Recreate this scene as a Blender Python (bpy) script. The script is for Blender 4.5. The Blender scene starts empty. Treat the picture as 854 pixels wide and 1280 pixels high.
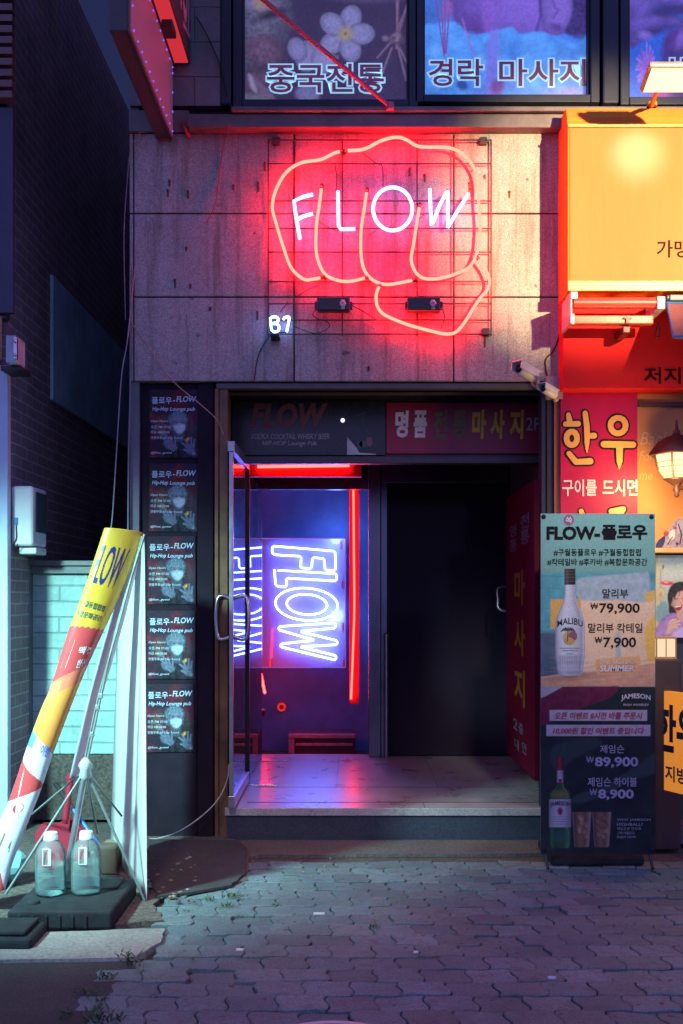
import bpy, bmesh, math, random
from mathutils import Vector, Matrix
random.seed(7)
R = math.radians
scn = bpy.context.scene
COL = scn.collection

# ------------------------------------------------------------------ camera
F, CX, CY, H, D0 = 1245.0, 440.0, 745.0, 1.4, 5.76
cd = bpy.data.cameras.new('camera')
cam = bpy.data.objects.new('camera', cd); COL.objects.link(cam)
cam.location = (0, -D0, H); cam.rotation_euler = (R(90), 0, 0)
cd.sensor_fit = 'HORIZONTAL'; cd.sensor_width = 36.0; cd.lens = F / 854 * 36.0
cd.shift_x = -(CX - 427) / 854; cd.shift_y = (CY - 640) / 854
cd.clip_start = 0.05; cd.clip_end = 400
scn.camera = cam

# ------------------------------------------------------------------ world: night sky over a lit city street
w = bpy.data.worlds.new('World'); scn.world = w; w.use_nodes = True
nt = w.node_tree; nt.nodes.clear()
out = nt.nodes.new('ShaderNodeOutputWorld')
sky = nt.nodes.new('ShaderNodeTexSky'); sky.sky_type = 'NISHITA'; sky.sun_disc = False
sky.sun_elevation = R(-3); sky.sun_rotation = R(180)
bg1 = nt.nodes.new('ShaderNodeBackground'); bg1.inputs[1].default_value = 0.06
nt.links.new(sky.outputs[0], bg1.inputs[0])
tc = nt.nodes.new('ShaderNodeTexCoord'); sep = nt.nodes.new('ShaderNodeSeparateXYZ')
nt.links.new(tc.outputs['Generated'], sep.inputs[0])
mr = nt.nodes.new('ShaderNodeMapRange'); mr.interpolation_type = 'SMOOTHSTEP'
mr.inputs[1].default_value = -0.6; mr.inputs[2].default_value = 0.75
nt.links.new(sep.outputs['Y'], mr.inputs[0])
mx = nt.nodes.new('ShaderNodeMix'); mx.data_type = 'RGBA'
mx.inputs[6].default_value = (0.315, 0.335, 0.95, 1)      # glow of the street behind the camera
mx.inputs[7].default_value = (0.015, 0.020, 0.075, 1)     # night sky over the roofs
nt.links.new(mr.outputs[0], mx.inputs[0])
bg2 = nt.nodes.new('ShaderNodeBackground'); bg2.inputs[1].default_value = 1.0
nt.links.new(mx.outputs[2], bg2.inputs[0])
add = nt.nodes.new('ShaderNodeAddShader')
nt.links.new(bg1.outputs[0], add.inputs[0]); nt.links.new(bg2.outputs[0], add.inputs[1])
nt.links.new(add.outputs[0], out.inputs[0])

# ------------------------------------------------------------------ street lamps of the place, plus one added fill light
def spot(name, loc, target, energy, color, angle, blend, radius):
    l = bpy.data.lights.new(name, 'SPOT'); l.energy = energy; l.color = color
    l.spot_size = R(angle); l.spot_blend = blend; l.shadow_soft_size = radius
    o = bpy.data.objects.new(name, l); COL.objects.link(o); o.location = loc
    o.rotation_euler = (Vector(target) - Vector(loc)).to_track_quat('-Z', 'Y').to_euler()
    return o
spot('street_lamp_light', (3.55, -5.7, 3.9), (1.42, 0, 3.60), 6600, (1.0, 0.72, 0.36), 18.5, 0.75, 0.07)
spot('shop_light', (-2.5, -2.7, 2.45), (-1.60, -0.55, 0.50), 1400, (0.46, 0.98, 0.94), 70, 1.0, 0.16)
spot('pavement_light', (-0.9, -5.4, 5.2), (-0.38, -0.75, 0.0), 620, (1.0, 0.80, 0.52), 25, 1.0, 0.25)

spot('menu_fill_light', (1.2, -6.4, 4.2), (1.36, -0.62, 1.55), 1050, (1.0, 0.98, 0.78), 14, 1.0, 0.2)  # fill light added to brighten the menu banner, not a lamp of the street
scn.view_settings.view_transform = 'Standard'; scn.view_settings.look = 'None'
scn.view_settings.exposure = 0.0; scn.view_settings.gamma = 1.0
scn.cycles.use_denoising = True
scn.cycles.max_bounces = 8; scn.cycles.transparent_max_bounces = 40
scn.cycles.sample_clamp_indirect = 4.0
scn.cycles.caustics_reflective = False; scn.cycles.caustics_refractive = False

# ------------------------------------------------------------------ coordinates read off the photograph
def P(px, py, y=0.0):
    d = D0 + y
    return Vector(((px - CX) * d / F, y, H - (py - CY) * d / F))
def G(px, py, z=0.0):
    d = F * (H - z) / (py - CY)
    return Vector(((px - CX) * d / F, d - D0, z))

# ------------------------------------------------------------------ materials
def new_mat(name):
    m = bpy.data.materials.new(name); m.use_nodes = True
    t = m.node_tree; t.nodes.clear()
    o = t.nodes.new('ShaderNodeOutputMaterial')
    return m, t, o
def node(t, kind, **kw):
    n = t.nodes.new(kind)
    for k, v in kw.items():
        if k.startswith('i_'): n.inputs[k[2:]].default_value = v
        else: setattr(n, k, v)
    return n
def rgba(c): return (c[0], c[1], c[2], 1)
def noise(t, coord, scale, detail=4, rough=0.6, vec=None):
    n = node(t, 'ShaderNodeTexNoise'); n.inputs['Scale'].default_value = scale
    n.inputs['Detail'].default_value = detail; n.inputs['Roughness'].default_value = rough
    if vec:
        mp = node(t, 'ShaderNodeMapping'); mp.inputs['Scale'].default_value = vec
        t.links.new(coord, mp.inputs[0]); t.links.new(mp.outputs[0], n.inputs['Vector'])
    else: t.links.new(coord, n.inputs['Vector'])
    return n.outputs['Fac']
def ramp(t, fac, stops):
    r = node(t, 'ShaderNodeValToRGB'); e = r.color_ramp.elements
    while len(e) < len(stops): e.new(0.5)
    for k, (p, c) in enumerate(stops): e[k].position = p; e[k].color = rgba(c) if len(c) == 3 else c
    t.links.new(fac, r.inputs[0]); return r.outputs[0]
def mixc(t, fac, a, b, mode='MIX'):
    m = node(t, 'ShaderNodeMix', data_type='RGBA', blend_type=mode)
    for s, v in ((0, fac), (6, a), (7, b)):
        if hasattr(v, 'links') or hasattr(v, 'is_output'): t.links.new(v, m.inputs[s])
        else: m.inputs[s].default_value = v if s == 0 else rgba(v)
    return m.outputs[2]
def bump(t, h, strength, dist=0.01):
    b = node(t, 'ShaderNodeBump'); b.inputs['Strength'].default_value = strength
    b.inputs['Distance'].default_value = dist
    t.links.new(h, b.inputs['Height']); return b.outputs[0]
MATS = {}
def M(name, c=(0.5, 0.5, 0.5), rough=0.6, metal=0.0, var=0.18, scale=9.0, bmp=0.15, spec=0.5, dirt=0.0):
    if name in MATS: return MATS[name]
    m, t, o = new_mat(name)
    p = node(t, 'ShaderNodeBsdfPrincipled')
    p.inputs['Metallic'].default_value = metal; p.inputs['Specular IOR Level'].default_value = spec
    co = node(t, 'ShaderNodeTexCoord').outputs['Object']
    f = noise(t, co, scale, 6)
    lo = tuple(x * (1 - var) for x in c); hi = tuple(min(1, x * (1 + var)) for x in c)
    col = ramp(t, f, [(0.3, lo), (0.7, hi)])
    if dirt:
        g = noise(t, co, 3.0, 8, 0.7, (1, 1, 0.35))
        k = ramp(t, g, [(0.48, (0, 0, 0)), (0.75, (dirt, dirt, dirt))])
        col = mixc(t, k, col, (0.05, 0.045, 0.04))
    t.links.new(col, p.inputs['Base Color'])
    rr = node(t, 'ShaderNodeMapRange'); rr.inputs[3].default_value = max(0.02, rough - 0.08); rr.inputs[4].default_value = min(1, rough + 0.1)
    t.links.new(f, rr.inputs[0]); t.links.new(rr.outputs[0], p.inputs['Roughness'])
    if bmp: t.links.new(bump(t, noise(t, co, scale * 9, 3), bmp, 0.004), p.inputs['Normal'])
    t.links.new(p.outputs[0], o.inputs[0]); MATS[name] = m; return m
def E(name, c, s=1.0):
    if name in MATS: return MATS[name]
    m, t, o = new_mat(name); e = node(t, 'ShaderNodeEmission')
    e.inputs[0].default_value = rgba(c); e.inputs[1].default_value = s
    t.links.new(e.outputs[0], o.inputs[0]); MATS[name] = m; return m
def BACKLIT(name, c, s, var=0.12, scale=3.0, extra=None):
    """printed film on a lightbox or window: diffuse print that also lets lamp light through"""
    if name in MATS: return MATS[name]
    m, t, o = new_mat(name); p = node(t, 'ShaderNodeBsdfPrincipled')
    co = node(t, 'ShaderNodeTexCoord').outputs['Object']
    f = noise(t, co, scale, 5)
    c2 = extra or tuple(x * (1 + var) for x in c)
    col = ramp(t, f, [(0.32, tuple(x * (1 - var) for x in c)), (0.68, c2)])
    t.links.new(col, p.inputs['Base Color']); t.links.new(col, p.inputs['Emission Color'])
    p.inputs['Emission Strength'].default_value = s; p.inputs['Roughness'].default_value = 0.45
    t.links.new(p.outputs[0], o.inputs[0]); MATS[name] = m; return m

def mat_concrete():
    m, t, o = new_mat('facade_concrete'); p = node(t, 'ShaderNodeBsdfPrincipled')
    co = node(t, 'ShaderNodeTexCoord').outputs['Object']
    sp = noise(t, co, 170, 2, 0.8)
    base = ramp(t, sp, [(0.34, (0.20, 0.185, 0.18)), (0.5, (0.36, 0.34, 0.335)), (0.68, (0.50, 0.48, 0.47))])
    big = noise(t, co, 2.2, 6, 0.65)
    base = mixc(t, 0.75, base, ramp(t, big, [(0.3, (0.62, 0.60, 0.60)), (0.7, (1, 1, 1))]), 'MULTIPLY')
    st = noise(t, co, 5.0, 6, 0.7, (2.2, 1, 0.16))
    k = ramp(t, st, [(0.50, (0, 0, 0)), (0.68, (0.8, 0.8, 0.8))])
    base = mixc(t, k, base, (0.095, 0.075, 0.065))
    ru = noise(t, co, 3.0, 5, 0.7, (5.0, 1, 0.22))
    k2 = ramp(t, ru, [(0.58, (0, 0, 0)), (0.70, (0.6, 0.6, 0.6))])
    base = mixc(t, k2, base, (0.22, 0.10, 0.045))
    dk = noise(t, co, 13, 3, 0.5); k3 = ramp(t, dk, [(0.71, (0, 0, 0)), (0.76, (0.8, 0.8, 0.8))])
    base = mixc(t, k3, base, (0.06, 0.05, 0.05))
    t.links.new(base, p.inputs['Base Color']); p.inputs['Roughness'].default_value = 0.8
    t.links.new(bump(t, sp, 0.5, 0.004), p.inputs['Normal'])
    t.links.new(p.outputs[0], o.inputs[0]); MATS['facade_concrete'] = m; return m
def mat_brick(name, axes, c1, c2, mortar, sx, bw, bh, ms, var=0.5, bs=0.6):
    m, t, o = new_mat(name); p = node(t, 'ShaderNodeBsdfPrincipled')
    co = node(t, 'ShaderNodeTexCoord').outputs['Object']
    s = node(t, 'ShaderNodeSeparateXYZ'); t.links.new(co, s.inputs[0])
    cb = node(t, 'ShaderNodeCombineXYZ')
    t.links.new(s.outputs[axes[0]], cb.inputs[0]); t.links.new(s.outputs[axes[1]], cb.inputs[1])
    wob = node(t, 'ShaderNodeTexNoise'); wob.inputs['Scale'].default_value = 6; t.links.new(co, wob.inputs['Vector'])
    va = node(t, 'ShaderNodeVectorMath', operation='MULTIPLY_ADD'); va.inputs[1].default_value = (0.012, 0.012, 0)
    t.links.new(wob.outputs['Color'], va.inputs[0]); t.links.new(cb.outputs[0], va.inputs[2])
    b = node(t, 'ShaderNodeTexBrick')
    b.inputs['Scale'].default_value = 1.0; b.inputs['Brick Width'].default_value = bw; b.inputs['Row Height'].default_value = bh
    b.inputs['Mortar Size'].default_value = ms; b.inputs['Mortar Smooth'].default_value = 0.35; b.inputs['Bias'].default_value = 0
    b.inputs['Color1'].default_value = rgba(c1); b.inputs['Color2'].default_value = rgba(c2); b.inputs['Mortar'].default_value = rgba(mortar)
    t.links.new(va.outputs[0], b.inputs['Vector'])
    n1 = noise(t, co, 28, 6, 0.7); n2 = noise(t, co, 2.5, 5, 0.6)
    col = mixc(t, var, b.outputs['Color'], ramp(t, n1, [(0.3, (0.5, 0.5, 0.5)), (0.7, (1.1, 1.1, 1.1))]), 'MULTIPLY')
    col = mixc(t, 0.7, col, ramp(t, n2, [(0.3, (0.55, 0.53, 0.5)), (0.65, (1, 1, 1))]), 'MULTIPLY')
    t.links.new(col, p.inputs['Base Color']); p.inputs['Roughness'].default_value = 0.8
    inv = node(t, 'ShaderNodeMath', operation='MULTIPLY_ADD'); inv.inputs[1].default_value = -1.0
    t.links.new(b.outputs['Fac'], inv.inputs[0])
    sc = node(t, 'ShaderNodeMath', operation='MULTIPLY'); sc.inputs[1].default_value = 0.5
    t.links.new(n1, sc.inputs[0]); t.links.new(sc.outputs[0], inv.inputs[2])
    t.links.new(bump(t, inv.outputs[0], bs, 0.012), p.inputs['Normal'])
    t.links.new(p.outputs[0], o.inputs[0]); MATS[name] = m; return m
def mat_paver():
    m, t, o = new_mat('paver_concrete'); p = node(t, 'ShaderNodeBsdfPrincipled')
    at = node(t, 'ShaderNodeVertexColor', layer_name='tone')
    co = node(t, 'ShaderNodeTexCoord').outputs['Object']
    s1 = noise(t, co, 140, 3, 0.8); s2 = noise(t, co, 1.3, 7, 0.65); s3 = noise(t, co, 17, 6, 0.75)
    c = ramp(t, s1, [(0.35, (0.098, 0.155, 0.165)), (0.65, (0.192, 0.295, 0.315))])
    c = mixc(t, 0.8, c, at.outputs[0], 'MULTIPLY')
    c = mixc(t, 0.85, c, ramp(t, s2, [(0.3, (0.5, 0.47, 0.47)), (0.68, (1.05, 1.03, 1.0))]), 'MULTIPLY')
    c = mixc(t, ramp(t, s3, [(0.50, (0, 0, 0)), (0.72, (0.75, 0.75, 0.75))]), c, (0.07, 0.06, 0.06))
    gum = noise(t, co, 22, 1, 0.3); c = mixc(t, ramp(t, gum, [(0.735, (0, 0, 0)), (0.76, (0.7, 0.7, 0.7))]), c, (0.03, 0.028, 0.03))
    t.links.new(c, p.inputs['Base Color']); p.inputs['Roughness'].default_value = 0.72
    t.links.new(bump(t, s1, 0.55, 0.003), p.inputs['Normal'])
    t.links.new(p.outputs[0], o.inputs[0]); MATS['paver_concrete'] = m; return m
def mat_rough(name, ca, cb, scale, rough=0.85, bs=0.7, dist=0.01, patches=None):
    m, t, o = new_mat(name); p = node(t, 'ShaderNodeBsdfPrincipled')
    co = node(t, 'ShaderNodeTexCoord').outputs['Object']
    a = noise(t, co, scale, 5, 0.75); b = noise(t, co, 2.3, 7, 0.7)
    c = ramp(t, a, [(0.35, ca), (0.68, cb)])
    c = mixc(t, 0.8, c, ramp(t, b, [(0.3, (0.5, 0.5, 0.5)), (0.68, (1.1, 1.08, 1.05))]), 'MULTIPLY')
    t.links.new(c, p.inputs['Base Color']); p.inputs['Roughness'].default_value = rough
    t.links.new(bump(t, a, bs, dist), p.inputs['Normal'])
    t.links.new(p.outputs[0], o.inputs[0]); MATS[name] = m; return m
def mat_granite():
    m, t, o = new_mat('step_granite'); p = node(t, 'ShaderNodeBsdfPrincipled')
    co = node(t, 'ShaderNodeTexCoord').outputs['Object']
    a = noise(t, co, 120, 3, 0.8); b = noise(t, co, 4.5, 7, 0.7); d = noise(t, co, 9, 5, 0.7, (0.35, 1.6, 1))
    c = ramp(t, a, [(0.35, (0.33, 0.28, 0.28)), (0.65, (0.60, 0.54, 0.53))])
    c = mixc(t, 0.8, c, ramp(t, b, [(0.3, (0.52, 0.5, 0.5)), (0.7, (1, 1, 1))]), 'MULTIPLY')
    c = mixc(t, ramp(t, d, [(0.5, (0, 0, 0)), (0.8, (0.4, 0.4, 0.4))]), c, (0.16, 0.13, 0.13))
    t.links.new(c, p.inputs['Base Color'])
    r = node(t, 'ShaderNodeMapRange'); r.inputs[3].default_value = 0.16; r.inputs[4].default_value = 0.44
    t.links.new(b, r.inputs[0]); t.links.new(r.outputs[0], p.inputs['Roughness'])
    t.links.new(bump(t, d, 0.12, 0.01), p.inputs['Normal'])
    t.links.new(p.outputs[0], o.inputs[0]); MATS['step_granite'] = m; return m
def mat_glass(name, tint=(0.9, 0.93, 0.95), ior=1.5, rough=0.015, haze=0.0, hc=(0.6, 0.6, 0.65)):
    m, t, o = new_mat(name)
    tr = node(t, 'ShaderNodeBsdfTransparent'); tr.inputs[0].default_value = rgba(tint)
    gl = node(t, 'ShaderNodeBsdfGlossy'); gl.inputs['Roughness'].default_value = rough
    fr = node(t, 'ShaderNodeFresnel'); fr.inputs[0].default_value = ior
    base = tr.outputs[0]
    if haze:
        df = node(t, 'ShaderNodeBsdfDiffuse'); df.inputs[0].default_value = rgba(hc)
        m0 = node(t, 'ShaderNodeMixShader'); m0.inputs[0].default_value = haze
        t.links.new(tr.outputs[0], m0.inputs[1]); t.links.new(df.outputs[0], m0.inputs[2]); base = m0.outputs[0]
    ms = node(t, 'ShaderNodeMixShader'); t.links.new(fr.outputs[0], ms.inputs[0])
    t.links.new(base, ms.inputs[1]); t.links.new(gl.outputs[0], ms.inputs[2])
    t.links.new(ms.outputs[0], o.inputs[0]); MATS[name] = m; return m
def mat_vinyl(name, c, var=0.1):
    m, t, o = new_mat(name); p = node(t, 'ShaderNodeBsdfPrincipled')
    co = node(t, 'ShaderNodeTexCoord').outputs['Object']
    f = noise(t, co, 7, 5); g = noise(t, co, 2.6, 4, 0.6, (1, 1, 0.3))
    c0 = ramp(t, f, [(0.3, tuple(x * (1 - var) for x in c)), (0.7, c)])
    c0 = mixc(t, 0.5, c0, ramp(t, g, [(0.3, (0.72, 0.76, 0.78)), (0.65, (1, 1, 1))]), 'MULTIPLY')
    t.links.new(c0, p.inputs['Base Color']); p.inputs['Roughness'].default_value = 0.27
    t.links.new(bump(t, g, 0.12, 0.02), p.inputs['Normal'])
    ts = node(t, 'ShaderNodeBsdfTranslucent'); t.links.new(c0, ts.inputs[0])
    ms = node(t, 'ShaderNodeMixShader'); ms.inputs[0].default_value = 0.22
    t.links.new(p.outputs[0], ms.inputs[1]); t.links.new(ts.outputs[0], ms.inputs[2])
    t.links.new(ms.outputs[0], o.inputs[0]); MATS[name] = m; return m

CONC = mat_concrete()
BRICK = mat_brick('dark_red_brick', (1, 2), (0.36, 0.21, 0.24), (0.29, 0.18, 0.22), (0.46, 0.40, 0.44), 1, 0.21, 0.068, 0.006)
WBRICK = mat_brick('white_painted_brick', (0, 2), (0.46, 0.72, 0.67), (0.40, 0.65, 0.61), (0.30, 0.48, 0.46), 1, 0.36, 0.098, 0.006, 0.35, 0.8)
TILE = mat_brick('wall_tile', (0, 2), (0.22, 0.22, 0.23), (0.18, 0.18, 0.19), (0.08, 0.08, 0.08), 1, 0.3, 0.2, 0.004, 0.4, 0.4)
PAVER = mat_paver(); GRANITE = mat_granite()
BED = mat_rough('joint_dirt', (0.05, 0.045, 0.045), (0.14, 0.12, 0.11), 60)
ASPH = mat_rough('asphalt', (0.022, 0.022, 0.025), (0.09, 0.088, 0.09), 150, 0.85, 0.8, 0.006)
SLAB = mat_rough('old_concrete_slab', (0.20, 0.20, 0.185), (0.40, 0.39, 0.36), 70, 0.85, 0.5, 0.006)
DIRT = mat_rough('dirty_concrete', (0.05, 0.042, 0.038), (0.20, 0.16, 0.14), 45, 0.9, 0.8, 0.012)
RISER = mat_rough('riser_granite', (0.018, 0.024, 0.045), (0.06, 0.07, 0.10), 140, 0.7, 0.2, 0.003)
GLASS = mat_glass('door_glass', (0.80, 0.78, 0.84), 1.6, 0.012, 0.08)
DGLASS = mat_glass('dark_door_glass', (0.25, 0.23, 0.28), 1.14, 0.08, 0.97, (0.030, 0.020, 0.034))
ACRYL = mat_glass('acrylic', (0.93, 0.94, 0.97), 1.45, 0.05, 0.42, (0.75, 0.68, 0.95))
PET = mat_glass('bottle_plastic', (0.90, 0.965, 0.955), 1.2, 0.08, 0.15, (0.6, 0.9, 0.86))
WATER = mat_glass('water', (0.94, 0.985, 0.98), 1.12, 0.05, 0.07, (0.5, 0.75, 0.72))
FILM = mat_glass('clear_film', (0.95, 0.95, 0.97), 1.3, 0.15, 0.05)
NRED = E('red_neon', (1.0, 0.0062, 0.0042), 105.0)
NWHT = E('white_neon', (0.26, 0.33, 1.0), 7.0)
NBLU = E('blue_neon', (0.11, 0.165, 1.0), 28.0)
NRED2 = E('red_light_strip', (1.0, 0.010, 0.007), 48.0)
NB1 = E('pale_neon', (0.20, 0.40, 1.0), 16.0)
blackp = M('black_paint', (0.030, 0.027, 0.034), 0.42)
blackm = M('black_metal', (0.035, 0.033, 0.038), 0.45, 0.3)
blackr = M('black_rubber', (0.022, 0.024, 0.028), 0.75, 0, 0.4, 14, 0.4, 0.2)
purplew = M('dark_interior_wall', (0.10, 0.088, 0.115), 0.75, 0, 0.25, 4, 0.3)
steel = M('brushed_steel', (0.55, 0.54, 0.55), 0.22, 1.0, 0.1)
gold = M('worn_gold_metal', (0.20, 0.095, 0.045), 0.45, 0.3, 0.6, 3, 0.3, dirt=0.9)
white = M('white_plastic', (0.74, 0.75, 0.74), 0.45, 0, 0.08, 6, 0.1, dirt=0.25)
navy = M('navy_frame', (0.022, 0.028, 0.05), 0.5, spec=0.3)
redp = M('red_plastic', (0.30, 0.014, 0.035), 0.65, spec=0.15)
WHT = M('white_print', (0.78, 0.78, 0.80), 0.5, bmp=0)
BLK = M('black_print', (0.014, 0.012, 0.017), 0.75, bmp=0, spec=0.08)

# ------------------------------------------------------------------ mesh builder
_TXT = {}
def glyphs(body, bold=0.0, shear=0.0, space=1.0):
    key = (body, bold, shear, space)
    if key not in _TXT:
        c = bpy.data.curves.new('lettering', 'FONT'); c.body = body
        c.offset = bold; c.shear = shear; c.space_character = space; c.resolution_u = 3
        o = bpy.data.objects.new('lettering', c); COL.objects.link(o)
        dg = bpy.context.evaluated_depsgraph_get(); dg.update()
        me = bpy.data.meshes.new_from_object(o.evaluated_get(dg))
        vs = [(v.co.x, v.co.y) for v in me.vertices]; fs = [tuple(p.vertices) for p in me.polygons]
        bpy.data.objects.remove(o); bpy.data.curves.remove(c); bpy.data.meshes.remove(me)
        xs = [v[0] for v in vs]; ys = [v[1] for v in vs]
        _TXT[key] = (vs, fs, (min(xs), max(xs), min(ys), max(ys)))
    return _TXT[key]
class Plane:
    """u runs right, v runs down, layers step out along n"""
    def __init__(s, o, U, V, N, step=0.0008): s.o, s.U, s.V, s.N, s.step = Vector(o), Vector(U), Vector(V), Vector(N).normalized(), step
    def at(s, u, v, l=0): return s.o + s.U * u + s.V * v + s.N * (l * s.step)
def FP(y):                                       # a frontal plane at depth y, measured in photo pixels
    k = (D0 + y) / F
    return Plane(P(0, 0, y), (k, 0, 0), (0, 0, -k), (0, -1, 0))
def catmull(pts, n=8, closed=False):
    pts = [Vector(p) for p in pts]; out = []; L = len(pts)
    for i in range(L if closed else L - 1):
        g = (lambda k: pts[k % L]) if closed else (lambda k: pts[max(0, min(L - 1, k))])
        a, b, c, d = g(i - 1), g(i), g(i + 1), g(i + 2)
        for j in range(n):
            s = j / n
            out.append(0.5 * ((2 * b) + (c - a) * s + (2 * a - 5 * b + 4 * c - d) * s * s + (3 * b - a - 3 * c + d) * s ** 3))
    if not closed: out.append(pts[-1])
    return out
class MB:
    def __init__(s): s.v, s.f, s.m, s.sm = [], [], [], []
    def add(s, vs, fs, m=0, smooth=False):
        b = len(s.v); s.v += [Vector(x) for x in vs]
        for f in fs: s.f.append([i + b for i in f]); s.m.append(m); s.sm.append(smooth)
        return s
    def box(s, x0, x1, y0, y1, z0, z1, m=0):
        v = [(x, y, z) for x in (x0, x1) for y in (y0, y1) for z in (z0, z1)]
        return s.add(v, [(0, 1, 3, 2), (4, 6, 7, 5), (0, 4, 5, 1), (2, 3, 7, 6), (0, 2, 6, 4), (1, 5, 7, 3)], m)
    def bbox(s, x0, x1, y0, y1, z0, z1, b=0.01, m=0, M4=None, seg=2):   # bevelled box
        bm = bmesh.new(); bmesh.ops.create_cube(bm, size=1)
        for v in bm.verts: v.co = Vector(((x0 + x1) / 2 + v.co.x * (x1 - x0), (y0 + y1) / 2 + v.co.y * (y1 - y0), (z0 + z1) / 2 + v.co.z * (z1 - z0)))
        bmesh.ops.bevel(bm, geom=bm.edges[:], offset=b, segments=seg, affect='EDGES', profile=0.5)
        bm.verts.index_update()
        vs = [v.co.copy() for v in bm.verts]
        if M4: vs = [M4 @ v for v in vs]
        fs = [[v.index for v in f.verts] for f in bm.faces]; bm.free()
        return s.add(vs, fs, m)
    def pbox(s, px0, px1, py0, py1, y0, y1, m=0, b=None):              # front face covers a photo rectangle at depth y0
        a, c = P(px0, py1, y0), P(px1, py0, y0)
        return s.bbox(a.x, c.x, y0, y1, a.z, c.z, b, m) if b else s.box(a.x, c.x, y0, y1, a.z, c.z, m)
    def quad(s, a, b, c, d, m=0): return s.add([a, b, c, d], [(0, 1, 2, 3)], m)
    def slab(s, pts, off, m=0):                                        # polygon with thickness
        n = len(pts); off = Vector(off); a = [Vector(p) for p in pts]; b = [p + off for p in a]
        return s.add(a + b, [tuple(range(n)), tuple(range(2 * n - 1, n - 1, -1))] + [(i, i + n, (i + 1) % n + n, (i + 1) % n) for i in range(n)], m)
    def tube(s, pts, r, m=0, seg=8, closed=False, smooth=0, taper=None):
        pts = [Vector(p) for p in pts]
        if smooth: pts = catmull(pts, smooth, closed)
        n = len(pts); rings = []; up = None
        for i, p in enumerate(pts):
            a = pts[i - 1] if (i or closed) else p; b = pts[(i + 1) % n] if (i < n - 1 or closed) else p
            t = (b - a).normalized()
            if up is None: up = t.cross(Vector((0.31, 0.87, 0.39))).normalized()
            up = (up - t * up.dot(t)).normalized(); sd = t.cross(up)
            rr = r * (taper(i / max(1, n - 1)) if taper else 1)
            rings.append([p + (up * math.cos(k * 2 * math.pi / seg) + sd * math.sin(k * 2 * math.pi / seg)) * rr for k in range(seg)])
        vs = [x for g in rings for x in g]; fs = []
        for i in range(n if closed else n - 1):
            j = (i + 1) % n
            for k in range(seg): fs.append((i * seg + k, i * seg + (k + 1) % seg, j * seg + (k + 1) % seg, j * seg + k))
        s.add(vs, fs, m, True)
        if not closed: s.add(rings[0], [tuple(range(seg))[::-1]], m); s.add(rings[-1], [tuple(range(seg))], m)
        return s
    def lathe(s, c, prof, m=0, seg=20, axis='Z', M4=None):
        c = Vector(c); vs = []; n = len(prof)
        for r, z in prof:
            for k in range(seg):
                a = 2 * math.pi * k / seg; q = Vector((r * math.cos(a), r * math.sin(a), z))
                if axis == 'Y': q = Vector((q.x, -q.z, q.y))
                if M4: q = M4 @ q
                vs.append(c + q)
        fs = [(i * seg + k, i * seg + (k + 1) % seg, (i + 1) * seg + (k + 1) % seg, (i + 1) * seg + k) for i in range(n - 1) for k in range(seg)]
        s.add(vs, fs, m, True)
        s.add(vs[:seg], [tuple(range(seg))[::-1]], m); s.add(vs[-seg:], [tuple(range(seg))], m); return s
    def shape(s, pl, pts, m=0, l=1): return s.add([pl.at(u, v, l) for u, v in pts], [tuple(range(len(pts)))], m)
    def rect(s, pl, u0, v0, u1, v1, m=0, l=1): return s.shape(pl, [(u0, v1), (u1, v1), (u1, v0), (u0, v0)], m, l)
    def oval(s, pl, cu, cv, ru, rv, m=0, l=1, rot=0.0, n=24, wob=0.0):
        c, q = math.cos(rot), math.sin(rot); pts = []
        for k in range(n):
            a = 2 * math.pi * k / n; z = 1 + wob * math.sin(3 * a + cu) + wob * 0.6 * math.sin(5 * a + cv)
            x, y = ru * z * math.cos(a), rv * z * math.sin(a); pts.append((cu + x * c - y * q, cv + x * q + y * c))
        return s.shape(pl, pts, m, l)
    def blob(s, pl, pts, m=0, l=1, n=6): return s.shape(pl, [(p.x, p.y) for p in catmull([(a, b, 0) for a, b in pts], n, True)], m, l)
    def stroke(s, pl, pts, wd, m=0, l=1):
        for (a, b), (c, d) in zip(pts, pts[1:]):
            L = math.hypot(c - a, d - b) or 1; nx, ny = -(d - b) / L * wd / 2, (c - a) / L * wd / 2
            s.shape(pl, [(a + nx, b + ny), (c + nx, d + ny), (c - nx, d - ny), (a - nx, b - ny)], m, l)
        return s
    def text(s, pl, body, u0, v0, u1, v1, m=0, l=2, bold=0.0, shear=0.0, keep=False, ref=None, space=1.0, warp=None):
        """letters stretched into the rectangle (u0,v0)-(u1,v1); ref = (bold) fixes the box to another weight's extent"""
        vs, fs, bb = glyphs(body, bold, shear, space)
        if ref is not None: bb = glyphs(body, ref, shear, space)[2]
        W, Hh = bb[1] - bb[0], bb[3] - bb[2]
        su, sv = (u1 - u0) / W, (v1 - v0) / Hh
        pts = []
        for x, y in vs:
            u, v = u0 + (x - bb[0]) * su, v1 - (y - bb[2]) * sv
            if warp: u, v = warp(u, v)
            pts.append(pl.at(u, v, l))
        return s.add(pts, fs, m)
    def mesh(s, name, mats):
        me = bpy.data.meshes.new(name); me.from_pydata([tuple(v) for v in s.v], [], s.f)
        for mm in (mats if isinstance(mats, (list, tuple)) else [mats]): me.materials.append(mm)
        me.polygons.foreach_set('material_index', s.m); me.polygons.foreach_set('use_smooth', s.sm)
        me.update(); return me
ROOTS = {}
def thing(name, label, cat, loc=(0, 0, 0), group=None, kind=None):
    o = bpy.data.objects.new(name, None); COL.objects.link(o); o.location = loc; o.empty_display_size = 0.1
    o['label'] = label; o['category'] = cat
    if group: o['group'] = group
    if kind: o['kind'] = kind
    ROOTS[o] = Vector(loc); return o
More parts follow.
